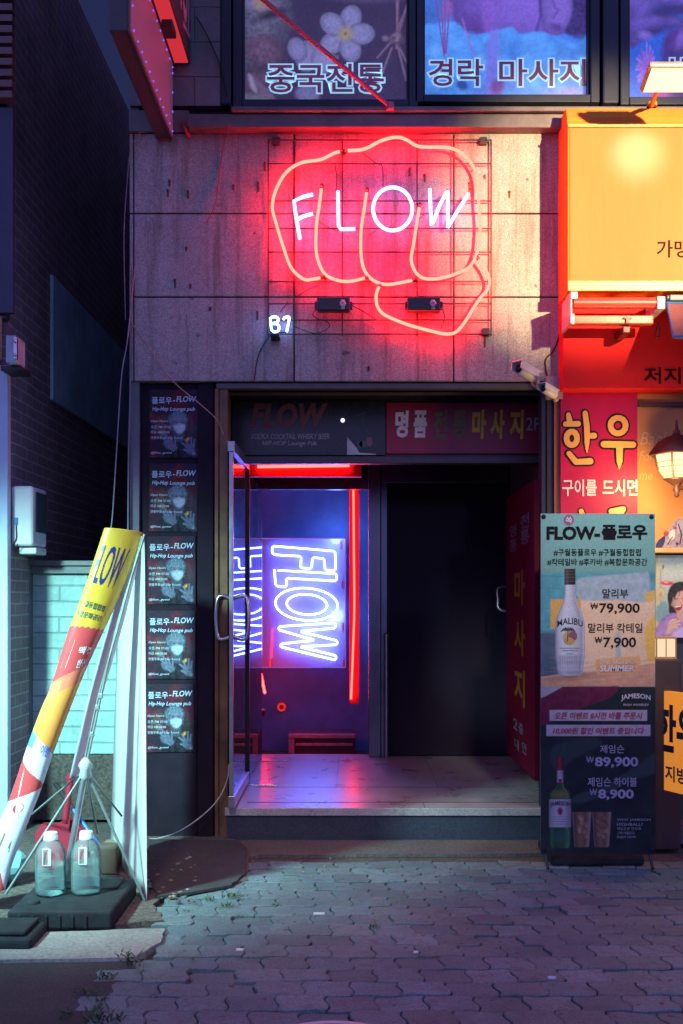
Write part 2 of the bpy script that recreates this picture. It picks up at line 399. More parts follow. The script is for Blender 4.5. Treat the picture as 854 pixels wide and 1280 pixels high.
def part(name, mb, mats, parent, label=None, normals=True):
    """a part whose mesh was laid out in world coordinates, moved into its thing's frame"""
    base = ROOTS[parent]; me = mb.mesh(name, mats)
    me.transform(Matrix.Translation(-base))
    if normals: fix(me)
    o = bpy.data.objects.new(name, me); COL.objects.link(o); o.parent = parent
    ROOTS[o] = base
    if label: o['label'] = label
    return o
def fix(me):
    bm = bmesh.new(); bm.from_mesh(me); bmesh.ops.recalc_face_normals(bm, faces=bm.faces[:]); bm.to_mesh(me); bm.free()
def solo(name, mb, mats, label=None, cat=None, loc=(0, 0, 0), group=None, kind=None):
    me = mb.mesh(name, mats); me.transform(Matrix.Translation(-Vector(loc))); fix(me)
    o = bpy.data.objects.new(name, me); COL.objects.link(o); o.location = loc
    if label: o['label'] = label
    if cat: o['category'] = cat
    if group: o['group'] = group
    if kind: o['kind'] = kind
    ROOTS[o] = Vector(loc)
    return o
def dup(root, loc, label):
    r = root.copy(); COL.objects.link(r); r.location = loc; r['label'] = label
    for ch in list(root.children):
        c = ch.copy(); COL.objects.link(c); c.parent = r
        for g in list(ch.children):
            d = g.copy(); COL.objects.link(d); d.parent = c
    return r

# =================================================================== GROUND
mb = MB(); mb.quad((-60, -60, -0.035), (60, -60, -0.035), (60, 60, -0.035), (-60, 60, -0.035)); solo('ground', mb, ASPH, kind='structure')
mb = MB(); mb.box(-4, 6, -5.5, 4.5, -0.033, -0.022); solo('pavement_bed', mb, BED, kind='structure')
def left_edge(y):                     # where the block paving stops on the left
    if y < -1.66: return -0.79 + (y + 1.66) * 0.22
    if y < -0.95: return -0.79 - (y + 1.66) * 0.25
    return -0.80 if y > -0.62 else -0.95
def build_pavers():
    a, b, A = 0.172, 0.126, 0.010
    vs, fs, tone = [], [], []
    for j in range(-38, -2):
        for i in range(-15, 28):
            sh = 0.5 * a if j % 2 else 0.0
            x0, x1, y0, y1 = i * a + sh, (i + 1) * a + sh, j * b, (j + 1) * b
            cx, cy = (x0 + x1) / 2, (y0 + y1) / 2
            if cx < left_edge(cy) or cx > 4.2 or y1 > -0.40: continue
            n = 8; g = 0.0019
            hx = lambda x, y: y + 0.0055 * math.sin(2 * math.pi * x / a) + 0.003 * math.sin(x * 9 + y * 31)
            vx = lambda x, y: x + A * math.sin(2 * math.pi * y / b)
            lp = []
            for k in range(n): t = k / n; x = x0 + (x1 - x0) * t; lp.append((x, hx(x, y0)))
            for k in range(n): t = k / n; y = y0 + (y1 - y0) * t; lp.append((vx(x1, y), y))
            for k in range(n): t = k / n; x = x1 + (x0 - x1) * t; lp.append((x, hx(x, y1)))
            for k in range(n): t = k / n; y = y1 + (y0 - y1) * t; lp.append((vx(x0, y), y))
            q = random.Random(i * 977 + j * 131)
            z = q.uniform(-0.006, 0.003) - 0.008 * (q.random() < 0.05); tx, ty = q.gauss(0, 0.018), q.gauss(0, 0.018)
            jx, jy = q.gauss(0, 0.0012), q.gauss(0, 0.0012)
            base = len(vs); N = len(lp)
            for lev, (ins, dz) in enumerate(((g, -0.02), (g, -0.003), (g + 0.005, 0.0))):
                for (x, y) in lp:
                    kx = 1 - ins / (a / 2); ky = 1 - ins / (b / 2)
                    X, Y = cx + (x - cx) * kx + jx, cy + (y - cy) * ky + jy
                    vs.append((X, Y, z + dz + (X - cx) * tx + (Y - cy) * ty))
            for lev in range(2):
                o = base + lev * N
                for k in range(N): fs.append((o + k, o + (k + 1) % N, o + N + (k + 1) % N, o + N + k))
            fs.append(tuple(range(base + 2 * N, base + 3 * N)))
            tn = q.uniform(0.66, 1.12); wm = q.uniform(-0.05, 0.05)
            tone += [(tn + wm, tn, tn - wm, 1)] * (3 * N)
    me = bpy.data.meshes.new('pavement'); me.from_pydata(vs, [], fs)
    ca = me.color_attributes.new('tone', 'FLOAT_COLOR', 'POINT')
    ca.data.foreach_set('color', [c for t in tone for c in t]); me.materials.append(PAVER); me.update()
    o = bpy.data.objects.new('pavement', me); COL.objects.link(o); o['kind'] = 'structure'
build_pavers()
def sheet(name, pix, z0, z1, m, jag=0.0, n=5):
    pts = [G(u, v, z1) for u, v in pix]
    if jag:
        q = random.Random(3); ex = []
        for p, r in zip(pts, pts[1:] + pts[:1]):
            for k in range(n): ex.append(p.lerp(r, k / n) + Vector((q.uniform(-jag, jag), q.uniform(-jag, jag), 0)))
        pts = ex
    mb = MB(); mb.slab(pts, (0, 0, z0 - z1)); return solo(name, mb, m, kind='structure')
sheet('concrete_strip', [(300, 1050), (700, 1050), (700, 1066), (560, 1068), (470, 1067), (400, 1069), (330, 1068), (306, 1072)], -0.02, -0.001, mat_rough('tan_concrete', (0.07, 0.062, 0.06), (0.18, 0.15, 0.145), 55, 0.85, 0.6, 0.006), 0.005)
sheet('road', [(-200, 1199), (160, 1199), (168, 1208), (120, 1262), (92, 1300), (60, 1500), (-200, 1500)], -0.02, -0.002, ASPH, 0.008)
sheet('kerb_slab', [(-200, 1172), (60, 1165), (206, 1160), (200, 1178), (168, 1196), (100, 1199), (-200, 1201)], -0.02, 0.012, SLAB, 0.006)
sheet('alley_ground', [(-300, 1030), (186, 1030), (300, 1050), (312, 1066), (308, 1100), (205, 1118), (190, 1130), (206, 1150), (60, 1163), (-300, 1170)], -0.02, 0.004, DIRT, 0.01)
sheet('shadow_patch', [(186, 1049), (296, 1050), (309, 1060), (306, 1092), (288, 1106), (236, 1116), (196, 1120), (184, 1090)], 0.004, 0.016, ASPH, 0.007)  # shadow of the white banner, laid down as a dark sheet

# =================================================================== MAIN BUILDING
bld = thing('commercial_building', 'concrete-faced building with a dark recessed entrance below the fist-shaped neon', 'building', (0, 0, 0))
XL = P(163, 0).x; XR = P(704, 0).x
mb = MB()                                              # stone panels with open joints
for a, b in ((163, 168), (168, 368), (368, 567), (567, 704)):
    for c, d in ((168, 268.5), (268.5, 372.5), (372.5, 478)):
        A, B = P(a, d), P(b, c); g = 0.0042
        mb.bbox(A.x + (g if a > 163 else 0), B.x - g, -0.02, 0.05, A.z + g, B.z - g, 0.003, seg=1)
part('facade_panel', mb, CONC, bld)
mb = MB(); mb.box(XL + 0.01, XR, 0.045, 0.30, 2.64, 6.6); part('backing_wall', mb, blackp, bld)
zt = P(0, 168).z
mb = MB(); mb.box(XL, XR + 2.4, 0.10, 0.30, zt + 0.1, 6.6); mb.box(XL, P(290, 0).x, -0.02, 0.098, P(0, 134).z, 6.6); part('upper_wall', mb, TILE, bld)
mb = MB(); x0 = P(238, 0).x
mb.bbox(x0, XR + 2.4, -0.10, 0.06, zt - 0.005, P(0, 142, -0.1).z, 0.006)
mb.bbox(x0 + 0.25, XR + 2.4, -0.125, 0.06, P(0, 141, -0.1).z, P(0, 135, -0.1).z, 0.006)
mb.box(XL, x0 - 0.003, -0.04, 0.06, zt, P(0, 142).z)
part('cornice', mb, M('dark_cornice', (0.13, 0.105, 0.115), 0.6, 0, 0.35, 6, 0.5, dirt=0.5), bld)
mb = MB(); mb.box(XL, XL + 0.2, 0.052, 9.0, -0.03, 6.6); mb.box(XL, XL + 0.05, 0.0, 0.052, -0.03, 6.6)
part('side_wall', mb, M('side_render', (0.14, 0.14, 0.16), 0.8, 0, 0.3, 3, 0.5), bld)
XP = P(268, 0, 0.03).x
mb = MB(); mb.bbox(XL + 0.052, XP - 0.10, 0.03, 0.3, -0.02, 2.632, 0.006); mb.bbox(XP - 0.097, XP - 0.004, 0.015, 0.3, -0.02, 2.632, 0.004)
part('pillar', mb, M('black_pillar_panel', (0.020, 0.013, 0.022), 0.7, 0, 0.3, 5, 0.2, 0.1), bld)
# recess shell
XW0, XW1, YF = -0.765, 1.212, 1.84
mb = MB(); mb.box(XW0 - 0.10, XW0, 0.30, YF + 0.1, -0.02, 2.9); mb.box(XW1, XW1 + 0.09, 0.1, YF + 0.1, -0.02, 2.9)
mb.box(XW1 + 0.005, P(704, 0).x, 0.02, 0.098, -0.02, 2.634)
mb.box(XW0, XW1, 0.40, YF + 0.1, 2.70, 2.9)
part('recess_wall', mb, purplew, bld)
mb = MB()
mb.box(XW0, XW1, 0.05, 0.40, 2.64, 2.7); mb.bbox(XW0 - 0.02, XW1, 0.0, 0.06, 2.60, 2.632, 0.004)
part('soffit', mb, M('soffit_paint', (0.12, 0.10, 0.11), 0.7, dirt=0.4), bld)
mb = MB(); zb = P(0, 570, 0.5).z; mb.bbox(XW0, XW1, 0.502, 0.66, zb - 0.035, 2.698, 0.004); mb.bbox(XW0, XW1, 0.47, 0.502, zb - 0.05, zb - 0.004, 0.004)
part('header_beam', mb, M('header_metal', (0.085, 0.06, 0.07), 0.4, 0.4), bld)
ZS = 0.175
mb = MB(); mb.bbox(XW0 + 0.03, XW1, -0.012, YF + 0.12, 0.13, ZS, 0.004)
part('entrance_step', mb, GRANITE, bld)
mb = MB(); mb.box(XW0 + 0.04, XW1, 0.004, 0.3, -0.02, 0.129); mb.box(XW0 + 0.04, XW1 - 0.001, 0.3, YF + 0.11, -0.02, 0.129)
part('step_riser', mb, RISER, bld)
mb = MB(); gz = ZS + 0.0015; yg = G(0, 1003, ZS).y
mb.box(-0.62, XW1, yg - 0.006, yg + 0.006, ZS - 0.003, gz)
for q in (0.42,): mb.box(q, q + 0.004, 0.0, yg - 0.007, ZS - 0.003, gz)
mb.box(-0.62, 0.95, 0.62, 0.623, ZS - 0.003, gz)
mb.box(-0.1, -0.097, 0.63, 1.8, ZS - 0.003, gz); mb.box(0.55, 0.553, 0.63, 1.8, ZS - 0.003, gz)
part('step_groove', mb, blackp, bld)
mb = MB()
for yy, ww in ((0.66, 0.20), (1.60, 0.22)): mb.bbox(-0.685, -0.685 + ww, yy, yy + 0.13, ZS, ZS + 0.007, 0.002)
part('floor_plate', mb, steel, bld)
# jambs at the street face
mb = MB(); a = P(269, 0, 0.02).x; b = P(285, 0, 0.02).x
mb.bbox(a, a + 0.022, 0.0, 0.14, 0.0, 2.60, 0.003); mb.bbox(a + 0.024, b, 0.012, 0.14, 0.0, 2.60, 0.003)
part('entrance_jamb', mb, gold, bld)
a = P(677, 0, 0).x; b = P(691, 0, 0).x
mb = MB(); mb.bbox(a, a + 0.028, 0.0, 0.09, 0.0, 2.632, 0.003); mb.bbox(a + 0.030, b, -0.008, 0.08, 0.0, 2.632, 0.003)
part('entrance_jamb', mb, M('dark_jamb', (0.03, 0.033, 0.05), 0.6, 0, spec=0.2), bld, 'dark right-hand entrance jamb')
# inner door frame
XPa, XPb = P(461, 0, YF).x, P(476, 0, YF).x
mb = MB(); z2 = P(0, 599, YF).z; z1 = P(0, 612, YF).z
mb.bbox(XPa, XPb, YF - 0.03, YF + 0.06, ZS, 2.7, 0.004); mb.bbox(XW0, XPa - 0.002, YF - 0.01, YF + 0.05, z1, z2, 0.004)
mb.bbox(XPb + 0.002, XW1, YF - 0.01, YF + 0.05, z2 - 0.03, 2.7, 0.004)
mb.bbox(XW0 + 0.04, XW0 + 0.075, YF - 0.03, YF + 0.05, ZS, z1 - 0.002, 0.003)
mb.bbox(XPb + 0.002, XPb + 0.05, YF - 0.012, YF + 0.05, ZS, z2 - 0.032, 0.003)
part('inner_door_frame', mb, M('dark_steel_frame', (0.16, 0.15, 0.18), 0.22, 0.8), bld)
mb = MB(); mb.box(XW0, XPa - 0.002, YF + 0.0, YF + 0.04, z2 + 0.002, 2.7); part('transom_panel', mb, blackp, bld)
# stairwell behind the left doorway
YB = 3.4
mb = MB()
mb.box(-1.0, XPb, YB, YB + 0.1, -1.8, 2.9); part('back_wall', mb, M('blue_lit_wall', (0.17, 0.27, 0.55), 0.7, 0, 0.2, 5, 0.4), bld)  # blue of the neon light is put into the wall colour
mb = MB(); mb.box(-1.05, -0.95, YF + 0.11, YB, -1.8, 2.9)
mb.box(XPb - 0.02, XPb + 0.06, YF + 0.07, YB, -1.8, 2.9); mb.box(-1.0, XPb, YF + 0.06, YB, 2.62, 2.9)
part('stairwell_wall', mb, M('stairwell_paint', (0.17, 0.16, 0.20), 0.65, 0, 0.2, 5, 0.4), bld)
mb = MB()
for k in range(7): mb.box(-0.95, XPb - 0.02, YF + 0.12 + k * 0.22, YF + 0.12 + (k + 1) * 0.22, -1.8, ZS - 0.17 * (k + 1))
part('stairs', mb, M('stair_stone', (0.10, 0.09, 0.10), 0.4), bld)
mb = MB(); mb.box(XPb + 0.06, XW1 + 0.09, YF + 1.6, YF + 1.7, -0.02, 2.9); mb.box(XW1, XW1 + 0.09, YF + 0.1, YF + 1.6, -0.02, 2.9)
mb.box(XPb + 0.06, XW1, YF + 0.12, YF + 1.6, 0.10, ZS - 0.005); mb.box(XPb + 0.06, XW1, YF + 0.1, YF + 1.6, 2.7, 2.9)
for k in range(4): mb.box(XPb + 0.07, XW1 - 0.01, YF + 0.6 + k * 0.25, YF + 1.6, ZS + 0.17 * k, ZS + 0.17 * (k + 1))
part('upper_stair_hall', mb, M('hall_paint', (0.07, 0.06, 0.08), 0.8), bld)
# right glass door, shut, with a long pull handle
gd = part('door', MB().box(XPb + 0.052, XW1 - 0.002, YF + 0.012, YF + 0.022, ZS + 0.01, z2 - 0.034), DGLASS, bld, 'shut dark glass door')
mb = MB(); hx = P(483, 0, YF - 0.05).x
mb.tube([P(483, 797, YF - 0.05), P(483, 950, YF - 0.05)], 0.016, seg=12)
for v in (815, 930): mb.tube([P(483, v, YF - 0.05), P(483, v, YF + 0.012)], 0.008)
mb.lathe(P(483, 794, YF - 0.05), [(0.016, -0.02), (0.02, 0.0), (0.012, 0.015), (0.002, 0.02)], seg=12)
part('handle', mb, M('dim_steel', (0.36, 0.35, 0.38), 0.35, 0.9), gd)
# open glass door and side light on the left
XG = -0.69
mb = MB(); y0, y1, ztop = -0.07, 0.74, 2.285
mb.box(XG - 0.005, XG + 0.005, y0 + 0.03, y1, ZS + 0.08, ztop - 0.06)
god = part('door', mb, GLASS, bld, 'open glass door swung out to the street')
mb = MB(); mb.bbox(XG - 0.02, XG + 0.02, y0, y1, ZS + 0.012, ZS + 0.08, 0.003); mb.bbox(XG - 0.02, XG + 0.02, y0, y1, ztop - 0.06, ztop, 0.003)
mb.bbox(XG - 0.012, XG + 0.012, y0, y0 + 0.03, ZS + 0.082, ztop - 0.062, 0.003)
part('door_rail', mb, M('satin_rail', (0.42, 0.40, 0.42), 0.3, 0.9), god)
mb = MB(); zc = P(0, 772, y0 + 0.06).z
for sgn in (-1, 1):
    xs = XG + sgn * 0.085; mb.tube([(XG + sgn * 0.006, y0 + 0.06, zc + 0.11), (xs, y0 + 0.06, zc + 0.11), (xs, y0 + 0.06, zc - 0.11), (XG + sgn * 0.006, y0 + 0.06, zc - 0.11)], 0.012, smooth=5, seg=10)
part('handle', mb, steel, god)
mb = MB(); mb.box(XG - 0.005, XG + 0.005, 0.80, YF - 0.04, ZS + 0.01, z1); part('side_light', mb, GLASS, bld)
mb = MB(); mb.bbox(XG - 0.025, XG + 0.02, 0.75, 0.795, ZS, 2.24, 0.003); part('door_post', mb, blackm, bld)
# hinge-side wall behind the glass gets a sheet of black stone
mb = MB(); mb.box(XW0 + 0.001, XW0 + 0.012, 0.2, YF - 0.05, ZS, 2.6); part('wall_cladding', mb, M('polished_black_stone', (0.045, 0.035, 0.05), 0.15), bld)

# windows above with their frames
def win(u0, u1, v1):
    f = MB(); z0 = P(0, v1 + 9).z; y = -0.015
    a, b = P(u0 - 10, 0).x, P(u1 + 10, 0).x; zt2 = 5.35
    for (xa, xb, za, zb_) in ((a, a + 0.05, z0, zt2), (b - 0.05, b, z0, zt2), (a + 0.052, b - 0.052, z0, z0 + 0.045), (a + 0.052, b - 0.052, zt2 - 0.05, zt2)):
        f.bbox(xa, xb, y - 0.02, 0.09, za, zb_, 0.005)
    f.box(a + 0.052, a + 0.062, y + 0.012, 0.09, z0 + 0.047, zt2 - 0.052); f.box(b - 0.062, b - 0.052, y + 0.012, 0.09, z0 + 0.047, zt2 - 0.052)
    o = part('window', f, navy, bld)
    part('pane', MB().box(a + 0.064, b - 0.064, 0.028, 0.034, z0 + 0.047, zt2 - 0.052), FILM, o)
win(302, 512, 128); win(528, 738, 122); win(784, 990, 125)
mb = MB(); mb.bbox(P(752, 0).x, P(772, 0).x, -0.035, 0.09, P(0, 132).z, 5.6, 0.01); mb.bbox(P(276, 0).x, P(290, 0).x, -0.03, 0.09, P(0, 134).z, 5.6, 0.01)
mb.bbox(P(290, 0).x, XR + 2.4, -0.03, 0.09, 5.4, 6.0, 0.01)
part('window_mullion', mb, navy, bld)

# =================================================================== PRINTED PICTURES
import numpy as np
def m_pic(name, em):
    if name in MATS: return MATS[name]
    m, t, o = new_mat(name); p = node(t, 'ShaderNodeBsdfPrincipled'); a = node(t, 'ShaderNodeVertexColor', layer_name='ink')
    t.links.new(a.outputs[0], p.inputs['Base Color']); p.inputs['Roughness'].default_value = 0.65; p.inputs['Specular IOR Level'].default_value = 0.15
    if em: t.links.new(a.outputs[0], p.inputs['Emission Color']); p.inputs['Emission Strength'].default_value = em
    t.links.new(p.outputs[0], o.inputs[0]); MATS[name] = m; return m
class Pic:
    """a printed photograph: soft shapes of ink laid over a fine grid of vertices"""
    def __init__(s, u0, v0, u1, v1, k, bg, seed=1):
        s.nu, s.nv = int((u1 - u0) * k) + 1, int((v1 - v0) * k) + 1
        s.U, s.V = np.meshgrid(np.linspace(u0, u1, s.nu), np.linspace(v0, v1, s.nv)); s.C = np.ones((s.nv, s.nu, 3)) * np.array(bg); s.rs = np.random.RandomState(seed)
    def nz(s, cell):
        h, w_ = int((s.V.max() - s.V.min()) / cell) + 3, int((s.U.max() - s.U.min()) / cell) + 3
        g = s.rs.rand(h, w_); x = (s.U - s.U.min()) / cell; y = (s.V - s.V.min()) / cell
        i, j = x.astype(int), y.astype(int); a, b = x - i, y - j; a = a * a * (3 - 2 * a); b = b * b * (3 - 2 * b)
        return (g[j, i] * (1 - a) + g[j, i + 1] * a) * (1 - b) + (g[j + 1, i] * (1 - a) + g[j + 1, i + 1] * a) * b
    def dist(s, pts):
        P_ = np.array(pts); d = np.full(s.U.shape, 1e9); ins = np.zeros(s.U.shape, bool); n = len(P_)
        for k in range(n):
            ax, ay = P_[k]; bx, by = P_[(k + 1) % n]; ex, ey = bx - ax, by - ay; L = ex * ex + ey * ey + 1e-9
            t = np.clip(((s.U - ax) * ex + (s.V - ay) * ey) / L, 0, 1); d = np.minimum(d, np.hypot(s.U - ax - ex * t, s.V - ay - ey * t))
            c = ((ay > s.V) != (by > s.V)) & (s.U < (bx - ax) * (s.V - ay) / (by - ay + 1e-12) + ax); ins ^= c
        return np.where(ins, -d, d)
    def put(s, d, col, soft, vol, grad, alpha, tex):
        m = np.clip(0.5 - d / (2 * soft), 0, 1) * alpha
        c = np.ones_like(s.C) * np.array(col)
        if vol: c *= (1 - vol[0] * np.exp(np.minimum(d, 0) / vol[1]))[..., None]
        if grad: c *= np.clip(1 + grad[0] * (s.U - grad[2]) + grad[1] * (s.V - grad[3]), 0.15, 2.2)[..., None]
        if tex: c *= (1 + tex[0] * (s.nz(tex[1]) - 0.5) * 2)[..., None]
        s.C = s.C * (1 - m[..., None]) + c * m[..., None]; return s
    def poly(s, pts, col, soft=0.8, vol=None, grad=None, alpha=1.0, tex=None, n=5):
        return s.put(s.dist([(p.x, p.y) for p in catmull([(a, b, 0) for a, b in pts], n, True)] if n else pts), col, soft, vol, grad, alpha, tex)
    def oval(s, cu, cv, ru, rv, col, rot=0.0, soft=0.8, vol=None, grad=None, alpha=1.0, tex=None):
        c, q = math.cos(rot), math.sin(rot); x, y = (s.U - cu) * c + (s.V - cv) * q, -(s.U - cu) * q + (s.V - cv) * c
        return s.put((np.hypot(x / ru, y / rv) - 1) * min(ru, rv), col, soft, vol, grad, alpha, tex)
    def line(s, pts, wd, col, soft=0.5, alpha=1.0):
        d = np.full(s.U.shape, 1e9)
        for (ax, ay), (bx, by) in zip(pts, pts[1:]):
            ex, ey = bx - ax, by - ay; t = np.clip(((s.U - ax) * ex + (s.V - ay) * ey) / (ex * ex + ey * ey + 1e-9), 0, 1)
            d = np.minimum(d, np.hypot(s.U - ax - ex * t, s.V - ay - ey * t))
        return s.put(d - wd / 2, col, soft, None, None, alpha, None)
    def grain(s, amt, cell): s.C *= (1 + amt * (s.nz(cell) - 0.5) * 2)[..., None]; return s
    def build(s, name, pl, l, mat, parent):
        base = ROOTS[parent]; X = np.array(pl.o) + np.array(pl.N) * (l * pl.step) - np.array(base)
        co = X + s.U[..., None] * np.array(pl.U) + s.V[..., None] * np.array(pl.V)
        me = bpy.data.meshes.new(name); n = s.nu * s.nv; nf = (s.nu - 1) * (s.nv - 1)
        idx = np.arange(n).reshape(s.nv, s.nu); q = np.stack([idx[1:, :-1], idx[1:, 1:], idx[:-1, 1:], idx[:-1, :-1]], -1).reshape(-1, 4)
        me.vertices.add(n); me.vertices.foreach_set('co', co.reshape(-1)); me.loops.add(nf * 4); me.loops.foreach_set('vertex_index', q.reshape(-1))
        me.polygons.add(nf); me.polygons.foreach_set('loop_start', np.arange(nf) * 4); me.polygons.foreach_set('loop_total', np.full(nf, 4)); me.update(calc_edges=True)
        ca = me.color_attributes.new('ink', 'FLOAT_COLOR', 'POINT')
        ca.data.foreach_set('color', np.concatenate([np.clip(s.C, 0, 1), np.ones((s.nv, s.nu, 1))], -1).reshape(-1)); me.materials.append(mat); me.validate()
        o = bpy.data.objects.new(name, me); COL.objects.link(o); o.parent = parent; ROOTS[o] = base; return o

# =================================================================== WINDOW POSTERS
wp = FP(0.045)
LMAR = BACKLIT('maroon_letter', (0.13, 0.012, 0.065), 0.6); LOUT = BACKLIT('pale_outline', (0.30, 0.54, 0.70), 1.25)
def film(u0, u1, v1, pic, em, label, letters, col):
    t = thing('window_poster', label, 'poster', P((u0 + u1) / 2, v1, 0.05), 'film posters in the upper windows')
    mb = MB(); A = P(u0, v1, 0.0475); B = P(u1, -160, 0.0475); mb.box(A.x, B.x, 0.0475, 0.062, A.z, B.z)
    part('print_panel', mb, BACKLIT('film_ground_' + pic_names[len(pic_names) - 1], col, em), t)
    pic.build('print', wp, 1, m_pic('film_picture', em) if em == 0.62 else m_pic('bright_film_picture', em), t)
    lt = MB()
    for s_, a, b, c, d in letters:
        lt.text(wp, s_, a, b, c, d, 1, 4, 0.066, ref=0.014); lt.text(wp, s_, a, b, c, d, 0, 6, 0.014)
    part('lettering', lt, [LMAR, LOUT], t, normals=False)
pic_names = ['dim']
p = Pic(302, -70, 512, 128, 1.15, (0.050, 0.030, 0.085), 3)
p.C *= (0.8 + 0.5 * p.nz(60))[..., None]
p.poly([(296, -90), (345, -80), (362, -20), (368, 30), (352, 64), (330, 84), (318, 90), (296, 92)], (0.20, 0.19, 0.30), 2.0, (0.75, 16), (0.004, -0.002, 330, 0), tex=(0.35, 3))
p.oval(352, 40, 16, 30, (0.07, 0.05, 0.12), 0.3, 14, alpha=0.6)
p.oval(330, 64, 26, 18, (0.20, 0.11, 0.20), 0.2, 5, (0.5, 9), tex=(0.3, 4)); p.oval(322, 100, 22, 15, (0.16, 0.09, 0.16), -0.2, 5, (0.5, 8), tex=(0.3, 4))
p.poly([(310, 92), (318, 98), (322, 116), (314, 110)], (0.34, 0.30, 0.46), 1.5); p.poly([(316, 96), (336, 112), (344, 124), (328, 120)], (0.20, 0.12, 0.22), 2)
p.poly([(296, 118), (330, 118), (340, 132), (296, 132)], (0.16, 0.18, 0.22), 4)
p.oval(322, 4, 26, 10, (0.28, 0.24, 0.42), 0.1, 2, (0.4, 5)); p.oval(326, 3, 9, 9, (0.44, 0.30, 0.22), 0, 3); p.oval(340, 18, 22, 5, (0.04, 0.02, 0.05), -0.3, 3)
def blossom(p, cx, cy, r, rot):
    for k in (3, 0, 2, 4, 1):
        a = rot + k * 2 * math.pi / 5
        p.oval(cx + math.cos(a) * r * 0.56, cy + math.sin(a) * r * 0.56, r * 0.50, r * 0.39, (0.38, 0.37, 0.70), a, 0.9, (0.55, r * 0.16), tex=(0.08, 6))
        p.line([(cx, cy), (cx + math.cos(a) * r * 0.75, cy + math.sin(a) * r * 0.75)], r * 0.10, (0.24, 0.24, 0.52), 2.5, 0.5)
    p.oval(cx, cy, r * 0.24, r * 0.22, (0.50, 0.42, 0.22), 0, r * 0.14); p.oval(cx, cy, 2, 2, (0.30, 0.16, 0.05), 0, 1.2)
for e in ((384, 70, 15, 20, 0.1), (372, 62, 12, 16, -0.4)): p.oval(e[0], e[1], e[2], e[3], (0.33, 0.32, 0.62), e[4], 1.2, (0.5, 5))
p.oval(406, 74, 17, 19, (0.36, 0.35, 0.66), 0.5, 1.2, (0.5, 5)); p.oval(384, 118, 16, 12, (0.26, 0.26, 0.52), 0.2, 2, (0.5, 5)); p.oval(420, 64, 4, 6, (0.05, 0.03, 0.07), 0, 1.5)
blossom(p, 432, 42, 35, -1.25)
for a in (((494, -70), (498, 60)), ((500, -60), (496, 60)), ((512, -4), (497, 48)), ((472, 72), (500, 40)), ((497, 55), (508, 100)), ((490, 60), (478, 92)), ((504, 20), (494, 46)), ((500, 60), (512, 84))):
    p.line(a, 2.6, (0.20, 0.12, 0.20), 0.9); p.line([(a[0][0] - 0.8, a[0][1]), (a[1][0] - 0.8, a[1][1])], 0.8, (0.34, 0.22, 0.32), 0.5)
p.oval(496, 47, 10, 8, (0.24, 0.16, 0.24), 0.3, 2, (0.5, 4), tex=(0.6, 3)); p.oval(482, 48, 5, 4, (0.28, 0.20, 0.28), 0.3, 1.5, (0.5, 2)); p.oval(460, -6, 40, 8, (0.12, 0.09, 0.20), 0, 5)
p.grain(0.16, 2.2)
film(302, 512, 128, p, 0.62, 'dim window poster with white frangipani flowers and four maroon characters', [('중국전통', 334, 80, 480, 116)], (0.05, 0.03, 0.085))
pic_names.append('blue')
p = Pic(528, -70, 738, 122, 1.15, (0.050, 0.17, 0.62), 5)
p.C *= (0.7 + 0.6 * p.nz(30))[..., None]
p.poly([(560, -90), (700, -90), (700, 20), (672, 42), (640, 38), (612, 40), (585, 40), (568, 26)], (0.155, 0.085, 0.47), 3, (0.45, 14), (0.004, -0.002, 620, 0), tex=(0.15, 9))
p.oval(598, 32, 16, 14, (0.09, 0.035, 0.25), 0.2, 9, alpha=0.8); p.oval(655, 10, 40, 30, (0.20, 0.12, 0.56), 0, 20, alpha=0.7)
p.poly([(606, -20), (618, 10), (616, 36), (622, 60), (612, 68), (606, 40), (602, 10)], (0.22, 0.09, 0.50), 3, alpha=0.7)
p.poly([(678, -50), (704, -54), (716, 0), (712, 36), (694, 44), (680, 36), (674, 0)], (0.19, 0.12, 0.52), 1.6, (0.5, 7), (0.006, 0, 694, 0))
p.line([(675, 0), (676, 20), (671, 38), (668, 42)], 3.0, (0.05, 0.02, 0.15), 1.8, 0.8); p.line([(690, -4), (694, 10), (698, 12), (692, 22)], 2.2, (0.07, 0.03, 0.2), 1.4, 0.8); p.oval(696, 34, 8, 5, (0.07, 0.03, 0.2), 0.1, 3, alpha=0.8)
p.poly([(712, -70), (745, -70), (745, 40), (728, 50), (712, 44), (706, 38), (716, 10)], (0.035, 0.02, 0.13), 2.0, tex=(0.4, 3))
p.poly([(528, 40), (545, 30), (570, 28), (590, 44), (622, 38), (640, 34), (650, 42), (676, 40), (700, 48), (726, 52), (745, 36), (745, 130), (528, 130)], (0.07, 0.27, 0.74), 2.0, None, (0, -0.004, 0, 60), tex=(0.22, 9))
for k in range(46):
    q = random.Random(k + 4); u, v = q.uniform(530, 738), q.uniform(48, 120)
    p.oval(u, v, q.uniform(5, 16), q.uniform(3, 8), q.choice(((0.10, 0.34, 0.80), (0.04, 0.17, 0.60), (0.09, 0.16, 0.60), (0.14, 0.42, 0.84))), q.uniform(0, 3), 4, alpha=0.55)
p.poly([(614, 36), (624, 40), (622, 100), (614, 122), (606, 100), (610, 60)], (0.17, 0.14, 0.60), 4, alpha=0.75)
p.oval(622, 108, 8, 11, (0.13, 0.03, 0.22), 0.3, 3, alpha=0.9); p.oval(578, 106, 7, 6, (0.02, 0.06, 0.25), 0.6, 2); p.oval(712, 116, 26, 7, (0.22, 0.20, 0.66), 0, 4, alpha=0.7)
for a in (((536, -60), (555, 68)), ((547, -60), (556, 70)), ((566, -60), (558, 66)), ((556, -30), (556.5, 66))): p.line(a, 1.7, (0.16, 0.05, 0.26), 0.7)
